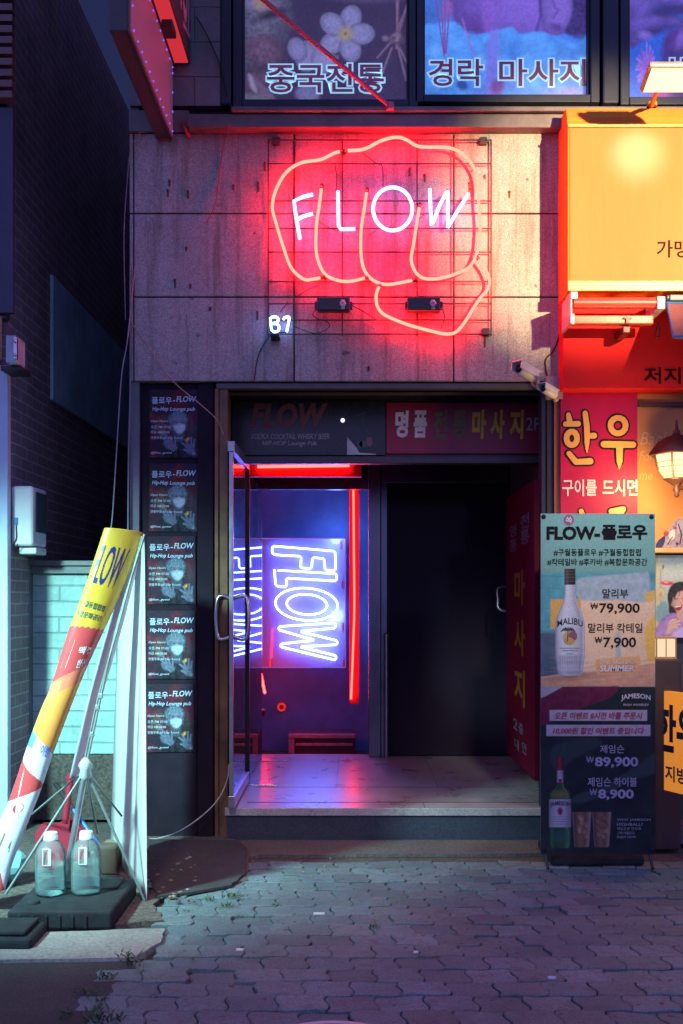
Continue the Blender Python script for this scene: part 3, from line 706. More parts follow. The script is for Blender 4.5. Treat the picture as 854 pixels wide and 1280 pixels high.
p.line([(578, 24), (592, 68)], 2.2, (0.26, 0.13, 0.50), 1.0, 0.8); p.oval(560, 10, 6, 16, (0.24, 0.08, 0.34), 0.1, 4, alpha=0.8)
p.grain(0.14, 2.2)
film(528, 738, 122, p, 1.12, 'bright blue window poster of a person lying on towels over maroon lettering', [('경락', 536, 74, 604, 108), ('마사지', 624, 74, 732, 108)], (0.045, 0.16, 0.62))
pic_names.append('deep')
p = Pic(784, -70, 990, 125, 1.0, (0.020, 0.10, 0.55), 8)
p.poly([(770, -90), (900, -90), (900, 20), (860, 18), (838, 12), (820, 10), (860, 26), (890, 40), (836, 34), (812, 42), (802, 52), (784, 48)], (0.13, 0.085, 0.46), 2.5, (0.55, 12), (0.002, -0.002, 820, 0), tex=(0.2, 7))
p.oval(832, 14, 18, 5, (0.03, 0.02, 0.13), -0.15, 3); p.oval(816, 40, 22, 5, (0.035, 0.02, 0.14), -0.25, 3, alpha=0.9); p.oval(845, 12, 22, 8, (0.03, 0.02, 0.14), 0, 4, alpha=0.8); p.oval(806, 44, 8, 5, (0.17, 0.12, 0.52), 0.2, 3)
p.poly([(832, 44), (860, 36), (1000, 40), (1000, 130), (830, 130), (826, 90)], (0.055, 0.025, 0.19), 4, tex=(0.3, 8)); p.oval(852, 48, 7, 16, (0.19, 0.10, 0.50), 0.35, 3, (0.4, 4))
for k in range(46):
    q = random.Random(k + 90); a = q.uniform(0, 6.28); p.line([(808 + 3 * math.cos(a), 84 + 5 * math.sin(a)), (808 + q.uniform(9, 15) * math.cos(a), 84 + q.uniform(19, 31) * math.sin(a))], 1.6, q.choice(((0.24, 0.13, 0.58), (0.20, 0.10, 0.50), (0.28, 0.17, 0.64))), 0.8)
p.oval(808, 84, 7, 13, (0.26, 0.09, 0.50), 0.1, 5, alpha=0.8); p.oval(826, 120, 12, 9, (0.26, 0.05, 0.32), 0, 4)
p.grain(0.14, 2.2)
film(784, 990, 125, p, 1.12, 'blue window poster of hands and a violet flower above the floodlight', [('발', 838, 72, 872, 108), ('마사지', 890, 72, 984, 108)], (0.025, 0.09, 0.45))

# =================================================================== FIST NEON SIGN
YN = -0.075
def cp(pts, y=YN): return [P(320 + a / 2.669, 150 + b / 2.669, y) for a, b in pts]
ns = thing('neon_sign', 'red neon sign shaped as a clenched fist with FLOW across the fingers', 'neon sign', P(474, 418, -0.03))
mb = MB()
for u in (335.5, 367, 428, 521.5, 567, 614): mb.tube([P(u, 174, -0.045), P(u, 420, -0.045)], 0.0045, seg=6)
for v in (175, 204.5, 251, 285.5, 315, 352, 379.5, 400, 417.5): mb.tube([P(335.5, v, -0.052), P(614.5, v, -0.052)], 0.0042, seg=6)
for u, v in ((346, 180), (603, 180), (344, 414), (606, 417)):
    a = P(u, v); mb.bbox(a.x - 0.022, a.x + 0.022, -0.05, -0.02, a.z - 0.02, a.z + 0.02, 0.005)
part('grid_frame', mb, M('black_grid', (0.028, 0.02, 0.024), 0.5), ns)
fist = [
 [(222, 524), (190, 531), (158, 530), (118, 493), (92, 425), (66, 340), (55, 290), (66, 235), (100, 176), (150, 143), (215, 132), (262, 110), (287, 104)],
 [(299, 102), (360, 97), (420, 68), (470, 57), (505, 67), (545, 88), (640, 92), (690, 113), (726, 156), (742, 205), (743, 270), (748, 350), (741, 430), (715, 487), (660, 516), (600, 530), (555, 526), (530, 502), (518, 465), (525, 420), (536, 350), (546, 285)],
 [(219, 222), (211, 290), (203, 340), (200, 420), (208, 470), (230, 513), (270, 534), (315, 538), (370, 525)],
 [(370, 235), (361, 300), (352, 360), (350, 430), (358, 490), (385, 530), (430, 548), (480, 543), (528, 533)],
 [(414, 550), (402, 580), (405, 620), (430, 650), (500, 680), (570, 700), (640, 714), (682, 694), (740, 605), (778, 555), (772, 510), (740, 460)]]
for f in fist:
    nt_ = part('neon_tube', MB().tube(cp(f), 0.0088, smooth=7, seg=10), NRED, ns)
    for e0, e1 in ((f[0], f[1]), (f[-1], f[-2])):
        a, b = cp([e0])[0], cp([e1])[0]; dr = (a - b).normalized()
        part('electrode', MB().tube([a - dr * 0.012, a + dr * 0.010, a + dr * 0.016 + Vector((0, 0.035, 0))], 0.0105, seg=8), M('electrode_cap', (0.05, 0.02, 0.022), 0.5), nt_)
    for q_ in range(2, len(f) - 2, 3):
        a = cp([f[q_]])[0]; part('standoff', MB().tube([a + Vector((0, 0.007, 0)), a + Vector((0, 0.05, 0))], 0.004, seg=6), M('clear_standoff', (0.5, 0.45, 0.45), 0.2), nt_)
def ell(cx, cy, rx, ry, y, n=40, rot=0.0): return [P(cx + rx * math.cos(k / n * 6.2832) * math.cos(rot) - ry * math.sin(k / n * 6.2832) * math.sin(rot), cy + rx * math.cos(k / n * 6.2832) * math.sin(rot) + ry * math.sin(k / n * 6.2832) * math.cos(rot), y) for k in range(n)]
YL = -0.085
def pp(pts, y=YL): return [P(a, b, y) for a, b in pts]
def letter(segs, closed=None):
    mb = MB()
    for s in segs: mb.tube(pp(s), 0.0095, seg=10)
    if closed: mb.tube(closed, 0.0095, seg=10, closed=True)
    part('neon_letter', mb, NWHT, ns)
letter([[(391, 243), (379, 246), (367.6, 251), (370, 270), (375, 298.5)], [(372, 274), (380, 270), (391, 267)]])
letter([[(422.6, 239), (423, 270), (423.4, 282), (426, 286.5), (444, 286)]])
letter([], ell(491, 261, 24.5, 27, YL))
letter([[(537.4, 236), (538.4, 262), (539.4, 281), (541, 279), (550, 256), (558.5, 240)], [(560, 239), (560, 284)], [(560, 284), (573, 262), (586, 242)]])
for u0 in (396.5, 509.5):
    mb = MB(); mb.pbox(u0, u0 + 41, 371, 388, -0.115, -0.055, 0, 0.006)
    for du in (-3, 41): mb.pbox(u0 + du, u0 + du + 3, 377, 385, -0.10, -0.06)
    tr = part('transformer', mb, M('transformer_case', (0.022, 0.02, 0.024), 0.35), ns)
    a = P(u0 + 32, 379.5, -0.117); part('knob', MB().lathe(a, [(0.018, 0), (0.018, 0.004), (0.011, 0.006), (0.006, 0.003), (0.001, 0.003)], seg=16, axis='Y').pbox(u0 + 30, u0 + 34.5, 374, 386, -0.1185, -0.1155), M('pale_knob', (0.4, 0.38, 0.36), 0.4), tr)
mb = MB()
for pts in ([(438, 381), (452, 388), (470, 399)], [(552, 385), (556, 396), (551, 412)], [(396, 386), (391, 393), (398, 399), (408, 401), (412, 408), (402, 415), (390, 416), (368, 408)],
            [(452, 190), (470, 204), (478, 208), (479, 234)], [(419, 206), (421, 222), (420, 240)], [(360, 378), (350, 390)], [(396, 274), (410, 284), (424, 289)],
            [(372, 370), (385, 362), (400, 356)], [(530, 268), (523, 276), (521, 285)], [(470, 288), (462, 294)]):
    mb.tube([P(a, b, -0.05 - 0.004 * k) for k, (a, b) in enumerate(pts)], 0.0024, smooth=5, seg=5)
part('wire', mb, blackr, ns)
def neon_fill(name, loc, watts, color, radius, parent):      # soft lamp added to strengthen and tint the glow of the tubes
    l = bpy.data.lights.new(name, 'POINT'); l.energy = watts; l.color = color; l.shadow_soft_size = radius
    o = bpy.data.objects.new(name, l); COL.objects.link(o); o.parent = parent; o.location = Vector(loc) - ROOTS[parent]
for u, v in ((395, 300), (470, 235), (470, 320), (555, 255)): neon_fill('fist_fill', P(u, v, -0.20), 1.5, (1.0, 0.03, 0.30), 0.05, ns)
bs = thing('neon_sign', 'small white neon reading B1 at the lower left corner of the fist grid', 'neon sign', P(350, 416, -0.05))
mb = MB(); q = -0.09
mb.tube(pp([(338, 397), (340, 413), (347, 414), (349, 409), (346, 405), (340, 404.5), (346, 403), (348, 399), (345, 396), (339, 396.5)], q), 0.0062, seg=8, smooth=3)
part('neon_letter', mb, NB1, bs)
part('neon_letter', MB().tube(pp([(354.5, 399.5), (356, 397), (360.5, 396), (361.5, 399), (358.5, 414.5)], q), 0.0062, seg=8, smooth=3), NB1, bs)
mb = MB(); mb.pbox(338, 349, 417, 422, -0.10, -0.022, 0, 0.004); mb.tube([P(338, 419, -0.05), P(330, 430, -0.03), P(322, 448, -0.028), P(318, 475, -0.028)], 0.003, smooth=5)
mb.tube([P(345, 416, -0.08), P(343, 414, -0.088)], 0.004); mb.tube([P(348, 416, -0.08), P(358, 415, -0.086)], 0.003)
part('bracket', mb, blackr, bs)

# bolts, rusty stubs and stains left on the concrete
q = random.Random(12)
BOLT_AT = ('in the top stone row under the blade sign, inner of two', 'in the top stone row a hand from the blade sign', 'in the middle stone row near the building edge, above the joint', 'in the middle stone row just above the lower joint', 'in the lowest stone row left of the B1 neon', 'highest of the pair under the blade sign tip', 'in the top stone row midway between blade sign and fist', 'beside the fist grid at its upper outer edge', 'beside the fist grid just above the B1 neon', 'inside the fist above the letter O', 'inside the fist above the letter W', 'beside the tip of the letter W', 'under the tip of the letter W inside the fist', 'in the warm lit strip between fist grid and lightbox', 'low in the bottom stone row above the doorway header', 'under the lower outer corner of the fist grid', 'alone in the middle stone row under the blade sign', 'inside the fist just above the W tip', 'by the upper outer corner of the fist grid', 'on the grid edge above the letter F')
for k, (u, v) in enumerate([(210, 238), (235, 239), (219, 350), (238, 356), (263, 385), (212, 226), (292, 232), (323, 229), (322, 390), (512, 211), (531, 219), (589, 236), (585, 243), (637, 240), (461, 459), (606, 422), (233, 310), (587, 229), (606, 220), (331, 204)]):
    mb = MB(); a = P(u, v, -0.021)
    mb.lathe(a, [(0.007, 0), (0.007, 0.006), (0.004, 0.007), (0.004, 0.016), (0.001, 0.017)], seg=8, axis='Y')
    mb.bbox(a.x - 0.006, a.x + 0.006, -0.0235, -0.0203, a.z - q.uniform(0.015, 0.06), a.z + 0.006, 0.002)
    solo('anchor_bolt', mb, M('rust', (0.10, 0.045, 0.025), 0.8), 'rusted anchor bolt ' + BOLT_AT[k], 'bolt', a, 'rusted bolts in the facade')

# =================================================================== CCTV CAMERAS
def cctv(u, v, y, yaw, pitch, s, label):
    o = P(u, v, y); t = thing('security_camera', label, 'camera', o, 'bullet cameras by the entrance')
    R4 = Matrix.Translation(o) @ Matrix.Rotation(R(yaw), 4, 'Z') @ Matrix.Rotation(R(pitch), 4, 'X') @ Matrix.Scale(s, 4)
    mb = MB(); mb.lathe((0, 0, 0), [(0.030, -0.085), (0.036, -0.08), (0.038, 0.05), (0.034, 0.075), (0.0, 0.08)], seg=20, axis='Y')
    mb.v = [R4 @ Vector((x.x, -x.y, x.z)) for x in mb.v]; body = part('body', mb, M('ivory_plastic', (0.62, 0.58, 0.52), 0.4), t)
    mb = MB(); mb.bbox(-0.044, 0.044, -0.125, 0.085, 0.032, 0.042, 0.004); mb.bbox(-0.046, -0.038, -0.118, 0.06, -0.012, 0.038, 0.003); mb.bbox(0.038, 0.046, -0.118, 0.06, -0.012, 0.038, 0.003)
    mb.v = [R4 @ x for x in mb.v]; part('sun_shield', mb, M('ivory_plastic'), t)
    mb = MB(); mb.lathe((0, 0, 0), [(0.029, 0.086), (0.029, 0.09), (0.012, 0.091), (0.012, 0.094), (0.001, 0.095)], seg=20, axis='Y')
    mb.v = [R4 @ x for x in mb.v]; part('lens', mb, M('lens_black', (0.01, 0.012, 0.02), 0.1), t)
    mb = MB(); a = R4 @ Vector((0, 0.07, 0)); b = Vector((a.x + 0.03, -0.02, a.z + 0.0))
    mb.tube([a, a.lerp(b, 0.5) + Vector((0, 0, -0.02)), b], 0.013 * s, smooth=4); mb.lathe(b, [(0.03 * s, -0.002), (0.03 * s, 0.008), (0.015 * s, 0.012)], seg=14, axis='Y')
    part('bracket', mb, M('pinkish_bracket', (0.45, 0.28, 0.27), 0.5), t)
cctv(660, 467, -0.20, -52, -14, 0.85, 'ivory bullet camera angled down at the corner of the concrete facade')
cctv(687, 490, -0.16, -48, -12, 0.66, 'smaller bullet camera on a square box above the entrance jamb')
mb = MB(); mb.pbox(683, 704, 470, 498, -0.05, 0.0, 0, 0.004); solo('junction_box', mb, M('clear_box', (0.30, 0.22, 0.26), 0.3), 'square pinkish box behind the smaller bullet camera', 'junction box', P(693, 498, 0))
mb = MB(); mb.tube([P(684, 470, -0.03), P(682, 450, -0.026), P(692, 438, -0.026), P(700, 415, -0.026), P(701, 380, -0.026)], 0.004, smooth=6)
solo('cable', mb, blackr, 'black cable looping up from the camera box beside the red fascia', 'cable', P(690, 470, -0.02))

# =================================================================== ENTRANCE SIGNS
hp = FP(0.474)
t = thing('sign_board', 'black signboard with unlit FLOW letters over the doorway', 'sign', P(385, 569, 0.48), 'signboards on the entrance header')
mb = MB(); mb.pbox(290, 482, 501, 569, 0.475, 0.5, 0, 0.003); part('board', mb, M('black_acrylic', (0.022, 0.024, 0.03), 0.25), t)
mb = MB()
mb.text(hp, 'FLOW', 313, 504, 410, 535, 0, 4, 0.045, 0.22, space=1.05)
part('lettering', mb, M('dull_red_letter', (0.20, 0.075, 0.085), 0.6), t, normals=False)
mb = MB(); mb.text(hp, 'VODKA COCKTAIL WHISKY BEER', 314, 542, 412, 549, 0, 3, 0.01, 0.15); mb.text(hp, 'HIP-HOP Lounge Pub', 328, 551, 396, 558.5, 0, 3, 0.012, 0.15)
part('lettering', mb, M('grey_letter', (0.40, 0.40, 0.46), 0.5, bmp=0), t, normals=False)
mb = MB(); mb.oval(hp, 454, 555, 5, 4, 0, 2); mb.oval(hp, 462, 552, 4, 6, 1, 2); mb.rect(hp, 447, 551, 453, 559, 0, 2); mb.shape(hp, [(434, 566), (452, 566), (470, 567.5), (470, 568.5), (434, 568.5)], 2, 3); mb.shape(hp, [(434, 546), (446, 560), (450, 567), (434, 567)], 2, 2)
mb.stroke(hp, [(445, 520), (456, 516), (452, 536)], 1.2, 0, 2); mb.stroke(hp, [(452, 530), (460, 540)], 1.2, 0, 2)
part('print', mb, [M('green_print', (0.05, 0.14, 0.13), 0.5), M('pinkish_print', (0.26, 0.10, 0.14), 0.5), M('pale_print', (0.50, 0.54, 0.58), 0.5)], t, normals=False)
o = part('indicator_lamp', MB().lathe(P(428.5, 525.5, 0.474), [(0.013, 0), (0.013, 0.006), (0.008, 0.012), (0.001, 0.013)], seg=14, axis='Y'), E('white_lamp', (0.85, 0.9, 1.0), 1.5), t)
t = thing('sign_board', 'red signboard with white, green and yellow brush characters and 2F', 'sign', P(582, 567, 0.48), 'signboards on the entrance header')
mb = MB(); mb.pbox(483, 681, 503, 567, 0.475, 0.5, 0, 0.003); part('board', mb, M('crimson_panel', (0.30, 0.012, 0.045), 0.4, 0, 0.15), t)
mb = MB()
for ch, u, mm, l in (('명', 494, 0, 2), ('품', 517, 0, 2), ('전', 542, 1, 2), ('통', 566, 1, 2), ('마', 590, 2, 2), ('사', 613, 2, 2), ('지', 637, 2, 2)):
    k = 0 if mm < 2 else 1
    mb.text(hp, ch, u, 513 - k, u + 17 + k, 547 + 2 * k, mm, 3, 0.03 + 0.012 * (mm != 1), 0.06)
mb.text(hp, '2F', 658, 522, 675, 538, 3, 3, 0.005)
part('lettering', mb, [M('dull_white_letter', (0.75, 0.72, 0.78), 0.6, spec=0.1), M('olive_letter', (0.20, 0.21, 0.09), 0.6, spec=0.1), M('ochre_letter', (0.78, 0.50, 0.07), 0.6, spec=0.1), M('grey_letter')], t, normals=False)

# red vertical sign on the right-hand wall of the recess
xs = 1.066; ya, yb = 0.06, 1.12
t = thing('wall_sign', 'tall red sign with yellow vertical characters on the right wall of the entrance', 'sign', (xs, 0.6, ZS))
z_t = 2.08; z_b = 0.32
mb = MB(); mb.bbox(xs, XW1 - 0.003, ya, yb, z_b, z_t, 0.004); part('board', mb, M('crimson_film', (0.10, 0.003, 0.016), 0.6, spec=0.1), t)
sp = Plane((xs - 0.001, yb, z_t), (0, -(yb - ya), 0), (0, 0, -(z_t - z_b)), (-1, 0, 0))
mb = MB()
for k, (ch, v) in enumerate((('마', 0.29), ('사', 0.47), ('지', 0.65))): mb.text(sp, ch, 0.34, v, 0.72, v + 0.13, 0, 2, 0.03)
for a, b in (('명', 0.12), ('품', 0.175)): mb.text(sp, a, 0.16, b, 0.42, b + 0.045, 1, 2, 0.02)
for a, b in (('전', 0.10), ('통', 0.155)): mb.text(sp, a, 0.56, b, 0.86, b + 0.05, 1, 2, 0.02)
for a, u, v in (('2', 0.3, 0.84), ('층', 0.5, 0.84), ('안', 0.62, 0.90), ('내', 0.35, 0.91)): mb.text(sp, a, u, v, u + 0.16, v + 0.04, 1, 2, 0.02)
part('lettering', mb, [M('dim_ochre', (0.26, 0.13, 0.02), 0.6, bmp=0, spec=0.1), M('dim_grey_letter', (0.15, 0.13, 0.17), 0.6, bmp=0, spec=0.1)], t, normals=False)
mb = MB(); a = P(620, 745, 1.2); mb.tube([(XW1, 1.35, 1.46), (1.05, 1.33, 1.46), (1.035, 1.3, 1.38), (1.05, 1.28, 1.30), (XW1, 1.27, 1.30)], 0.010, smooth=5)
solo('door_handle', mb, M('dim_steel'), 'curved steel handle on the far right wall of the dark entrance', 'handle', (1.09, 1.3, 1.38))

# =================================================================== STAIRWELL NEON
YS = 3.22
t = thing('neon_sign', 'blue-white neon FLOW turned sideways on a clear sheet down the stairwell', 'neon sign', P(378, 834, YS))
k = 4.744
def sp_(pts): return [P(280 + a / k, 650 + b / k, YS - 0.05) for a, b in pts]
mb = MB(); A, B = P(320.5, 834.5, YS), P(432, 673, YS); mb.box(A.x, B.x, YS, YS + 0.008, A.z, B.z); part('acrylic_sheet', mb, ACRYL, t)
rim = MB()
for a, b in (((320.5, 673), (432, 673)), ((432, 673), (432, 834.5)), ((432, 834.5), (320.5, 834.5))): rim.tube([P(*a, YS), P(*b, YS)], 0.004, seg=6)
part('sheet_edge', rim, E('edge_glow', (0.55, 0.2, 0.8), 0.55), t)
mb = MB()
for u, v in ((327, 680), (426, 680), (340, 829), (430, 829), (428, 731), (428, 783), (326, 732)): mb.tube([P(u, v, YS), P(u, v, YB)], 0.012, seg=8); mb.pbox(u - 1, u + 1, v - 5, v + 5, YS - 0.02, YS - 0.002, 0, 0.003)
part('standoff', mb, M('red_standoff', (0.5, 0.08, 0.12), 0.4), t)
def bl(pts, closed=True):
    mb = MB(); q = sp_(pts); n = len(q); fine = []
    for i in range(n if closed else n - 1):                      # round the corners a little
        a, b = q[i], q[(i + 1) % n]; L = (b - a).length; c = min(0.012, L / 3)
        fine += [a.lerp(b, c / L), b.lerp(a, c / L)]
    mb.tube(fine, 0.0082, seg=8, closed=closed); return mb
part('neon_letter', bl([(287, 154), (660, 185), (662, 300), (600, 298), (595, 229), (525, 222), (520, 288), (455, 284), (458, 215), (296, 206), (285, 190)]), NBLU, t)
part('neon_letter', bl([(312, 298), (668, 319), (668, 362), (370, 345), (372, 396), (308, 392), (297, 285)], False), NBLU, t)
mb = MB()
for rx, ry, cx, cy in ((185, 96, 490, 500), (120, 60, 492, 501)):
    mb.tube(ell(280 + cx / k, 650 + cy / k, rx / k, ry / k, YS - 0.05, 44, 0.07), 0.0082, seg=8, closed=True)
part('neon_letter', mb, NBLU, t)
part('neon_letter', bl([(325, 652), (325, 632), (660, 610), (662, 641), (450, 661), (672, 716), (672, 740), (450, 752), (666, 805), (664, 832), (335, 752), (338, 735), (540, 713)]), NBLU, t)

for v in (672, 770): neon_fill('sign_fill', (-0.14, YS - 0.11, P(0, v, YS).z), 5.0, (0.16, 0.30, 1.0), 0.06, t)
# red LED battens
t = thing('light_batten', 'red light tube lying flat under the entrance header', 'light', P(380, 584, 1.0), 'red light battens in the stairwell')
A, B = P(311, 596, 1.0), P(452, 574, 1.0)
mb = MB(); mb.box(A.x, B.x, 1.0, 1.05, A.z, B.z); part('backing_board', mb, M('red_board', (0.30, 0.015, 0.035), 0.5), t)
part('light_tube', MB().tube([P(322, 583.5, 0.965), P(437, 582.0, 0.965)], 0.010, seg=10), NRED2, t)
mb = MB(); mb.tube([P(443, 575, 0.96), P(445, 580, 0.955), P(443, 588, 0.96), P(446, 592, 0.97)], 0.006, smooth=4); mb.tube([P(437, 582, 0.965), P(444, 579, 0.97)], 0.006)
part('cable', mb, M('red_cable', (0.4, 0.05, 0.06), 0.5), t)
for s in (-1,): pass
t = thing('light_batten', 'upright red light tube beside the sideways blue neon', 'light', P(441, 880, 2.55), 'red light battens in the stairwell')
A, B = P(437, 880, 2.58), P(449, 606, 2.58)
mb = MB(); mb.box(A.x, B.x, 2.58, 2.61, A.z, B.z); part('backing_board', mb, M('red_board', (0.30, 0.015, 0.035), 0.5), t)
part('light_tube', MB().tube([P(442, 612, 2.54), P(442.5, 690, 2.54), P(443, 760, 2.535), P(441.5, 810, 2.54), P(439, 874, 2.55)], 0.0085, seg=10, smooth=5), NRED2, t)
t = thing('light_batten', 'slanting red light tube along the left wall of the stairs', 'light', (-0.8, 2.7, 0.55), 'red light battens in the stairwell')
mb = MB(); mb.slab([(-0.945, 2.15, 1.30), (-0.945, 3.10, 0.62), (-0.945, 3.10, 0.48), (-0.945, 2.15, 1.14)], (0.02, 0, 0)); part('backing_board', mb, M('red_board', (0.30, 0.015, 0.035), 0.5), t)
part('light_tube', MB().tube([P(317, 795, 2.24), P(331, 866, 3.0)], 0.010, seg=10), NRED2, t)
mb = MB(); mb.tube([(-0.93, 2.4, 1.0), P(319, 803, 2.3)], 0.005); mb.tube([(-0.93, 2.95, 0.62), P(330, 860, 2.95)], 0.005); part('bracket', mb, blackm, t)
# low cabinet at the foot of the doorway, ring lamp, mat
t = thing('cabinet', 'low red-lit cabinet below the sideways neon', 'cabinet', (-0.27, 3.1, -1.0))
mb = MB(); A, B = P(361, 940, 2.95), P(444, 918, 2.95); zf = ZS - 0.17 * 6
mb.bbox(A.x, B.x, 2.95, 3.3, zf, B.z, 0.01); part('body', mb, M('dark_red_cabinet', (0.16, 0.03, 0.04), 0.3), t)
mb = MB(); mb.bbox(A.x, B.x, 2.92, 2.95, B.z - 0.03, B.z + 0.006, 0.004); mb.bbox(A.x, A.x + 0.05, 2.925, 2.948, zf + 0.01, B.z - 0.032, 0.004); mb.bbox(A.x + 0.06, B.x - 0.02, 2.93, 2.949, B.z - 0.10, B.z - 0.075, 0.004); part('trim', mb, M('pink_trim', (0.75, 0.25, 0.3), 0.25), t)
t = thing('wall_ring', 'small round red-lit ring on the wall under the sideways neon', 'ring', P(352, 884, 3.38))
part('ring', MB().tube(ell(352, 884, 4.2, 4.2, 3.37, 20), 0.011, seg=8, closed=True), E('dim_red_lamp', (1.0, 0.03, 0.05), 0.75), t)
part('plate', MB().lathe(P(352, 884, 3.4), [(0.045, 0), (0.045, 0.015), (0.001, 0.018)], seg=16, axis='Y'), M('dark_red_cabinet'), t)
mb = MB(); mb.bbox(-0.94, -0.80, 2.62, 2.84, -0.9, P(0, 878, 2.62).z, 0.02); mb.bbox(-0.80, -0.74, 2.66, 2.78, P(0, 896, 2.62).z, P(0, 888, 2.62).z, 0.01)
solo('post_box', mb, M('glossy_dark_red', (0.06, 0.012, 0.016), 0.3), 'dark glossy box against the left stairwell wall lit red from above', 'box', (-0.87, 2.7, -0.9))

# =================================================================== PILLAR POSTERS
po = FP(0.022)
u0, v0 = 187, 487
posm = [M('poster_black', (0.028, 0.022, 0.034), 0.65, 0, 0.4, 7, 0, 0.15), M('poster_red', (0.14, 0.02, 0.035), 0.4, 0, 0.4, 20, 0), M('poster_hair', (0.14, 0.20, 0.26), 0.5, 0, 0.35, 60, 0),
        M('poster_skin', (0.26, 0.30, 0.36), 0.5, 0, 0.2, 40, 0), M('poster_mask', (0.52, 0.60, 0.66), 0.5, 0, 0.08, 30, 0), M('poster_cloth', (0.045, 0.045, 0.06), 0.5, 0, 0.4, 30, 0), M('poster_orange', (0.5, 0.22, 0.05), 0.5, bmp=0), M('poster_hand', (0.17, 0.21, 0.26), 0.5, 0, 0.3, 60, 0)]
tw = M('poster_white', (0.46, 0.56, 0.66), 0.5, bmp=0)
prt = thing('wall_poster', 'topmost dark bar poster on the black pillar, crossed by the slack wire', 'poster', P(u0, v0 + 85, 0.03), 'bar posters down the pillar')
mb = MB(); a, b = P(u0, v0 + 85, 0.0235), P(u0 + 60, v0, 0.0235); mb.box(a.x, b.x, 0.0235, 0.0296, a.z, b.z); part('sheet', mb, posm[0], prt)
p = Pic(0, 0, 60, 85, 3.0, (0.030, 0.020, 0.034), 11)
for k in range(26):
    q = random.Random(k + 40); p.oval(q.uniform(0, 60), q.uniform(0, 85), q.uniform(4, 14), q.uniform(3, 9), q.choice(((0.15, 0.018, 0.032), (0.10, 0.014, 0.03), (0.022, 0.016, 0.03), (0.03, 0.02, 0.05))), q.uniform(0, 3), 4, alpha=0.65, tex=(0.5, 4))
p.oval(14, 46, 7, 12, (0.16, 0.10, 0.07), 0.4, 4, alpha=0.6, tex=(0.5, 2)); p.oval(52, 48, 5, 10, (0.10, 0.06, 0.06), -0.2, 4, alpha=0.6)
p.poly([(18, 86), (20, 72), (27, 62), (33, 58), (43, 58), (50, 63), (56, 74), (58, 86)], (0.022, 0.022, 0.032), 1.5, tex=(0.6, 3))
p.poly([(31, 50), (42, 50), (43, 62), (37, 66), (31, 62)], (0.07, 0.085, 0.11), 1.2)
HAIR = (0.115, 0.165, 0.215); SK = (0.25, 0.27, 0.36)
p.poly([(24, 47), (23, 36), (27, 29), (35, 26), (43, 28), (48, 35), (47, 46), (44, 52), (27, 52)], HAIR, 1.0, (0.5, 4), tex=(0.5, 1.6))
p.poly([(29, 42), (31, 36), (38, 34), (44, 37), (45, 44), (41, 50), (33, 50)], SK, 1.0, (0.5, 3))
p.poly([(25, 40), (27, 32), (33, 29), (37, 33), (31, 38), (28, 44)], HAIR, 0.9, None, tex=(0.5, 1.4)); p.poly([(34, 29), (42, 30), (46, 37), (45, 41), (41, 37), (36, 35)], HAIR, 0.9, None, tex=(0.5, 1.4))
for k in range(14): q = random.Random(k); a = q.uniform(26, 46); p.line([(a, q.uniform(27, 31)), (a + q.uniform(-3, 2), q.uniform(35, 39))], 0.6, q.choice(((0.20, 0.27, 0.33), (0.05, 0.07, 0.10))), 0.4, 0.7)
for ex in (33.6, 41): p.oval(ex, 41, 1.9, 0.9, (0.02, 0.02, 0.03), 0, 0.7); p.line([(ex - 2.2, 39), (ex + 2, 38.8)], 0.7, (0.07, 0.08, 0.1), 0.5)
p.line([(37.3, 39.5), (37.6, 43)], 0.8, (0.14, 0.16, 0.2), 0.7, 0.7)
p.poly([(30, 45), (36, 43), (38, 42.6), (44.5, 44.5), (44, 50), (40, 55), (35, 55), (31, 50.5)], (0.46, 0.54, 0.62), 0.7, (0.4, 2.4), (0.02, -0.02, 37, 48)); p.line([(32, 47), (43.5, 47)], 0.5, (0.32, 0.38, 0.45), 0.5, 0.7); p.line([(33, 50.5), (42.5, 50.5)], 0.5, (0.32, 0.38, 0.45), 0.5, 0.7)
GL = (0.125, 0.15, 0.215)
p.poly([(17, 66), (23, 63), (30, 66), (35, 71), (33, 76), (26, 75), (20, 73)], GL, 1.0, (0.45, 2.5), tex=(0.3, 2))
for a in (((22, 66), (16, 60)), ((25, 65), (20, 57)), ((29, 67), (26, 59)), ((32, 70), (32, 63)), ((24, 72), (30, 76))): p.line(a, 2.3, GL, 0.8); p.line(a, 0.8, (0.19, 0.22, 0.30), 0.6, 0.6)
p.poly([(44, 72), (47, 68), (53, 67), (57, 72), (56, 80), (50, 82), (46, 78)], GL, 1.0, (0.45, 2.5), tex=(0.3, 2))
for a in (((47, 71), (41, 67)), ((48, 69), (45, 63)), ((52, 69), (52, 60)), ((55, 71), (56, 63)), ((48, 77), (43, 75))): p.line(a, 2.3, GL, 0.8); p.line(a, 0.8, (0.19, 0.22, 0.30), 0.6, 0.6)
p.oval(47.6, 62.5, 2.0, 2.8, (0.50, 0.24, 0.03), 0.5, 0.8); p.oval(48.4, 62, 0.9, 1.6, (0.65, 0.5, 0.12), 0.5, 0.6); p.oval(16, 54, 4, 3, (0.20, 0.19, 0.16), 0.4, 2)
p.poly([(53.4, 78), (58, 78), (58, 82), (53.4, 82)], (0.18, 0.20, 0.26), 0.4, n=0, tex=(0.6, 1)); p.grain(0.25, 1.3)
po2 = FP(0.022); po2.o = P(u0, v0, 0.022)
p.build('print', po2, 1, m_pic('printed_picture', 0), prt)
mb = MB()
def wl(s, a, b, c, d, bold=0.01, sh=0.0): mb.text(po, s, u0 + a, v0 + b, u0 + c, v0 + d, 0, 4.4, bold, sh)
wl('플로우', 3, 9.5, 28, 18, 0.012); wl('-', 29.5, 13.4, 32, 14.6, 0.01); wl('FLOW', 33.5, 8.3, 58.5, 15.5, 0.02, 0.2)
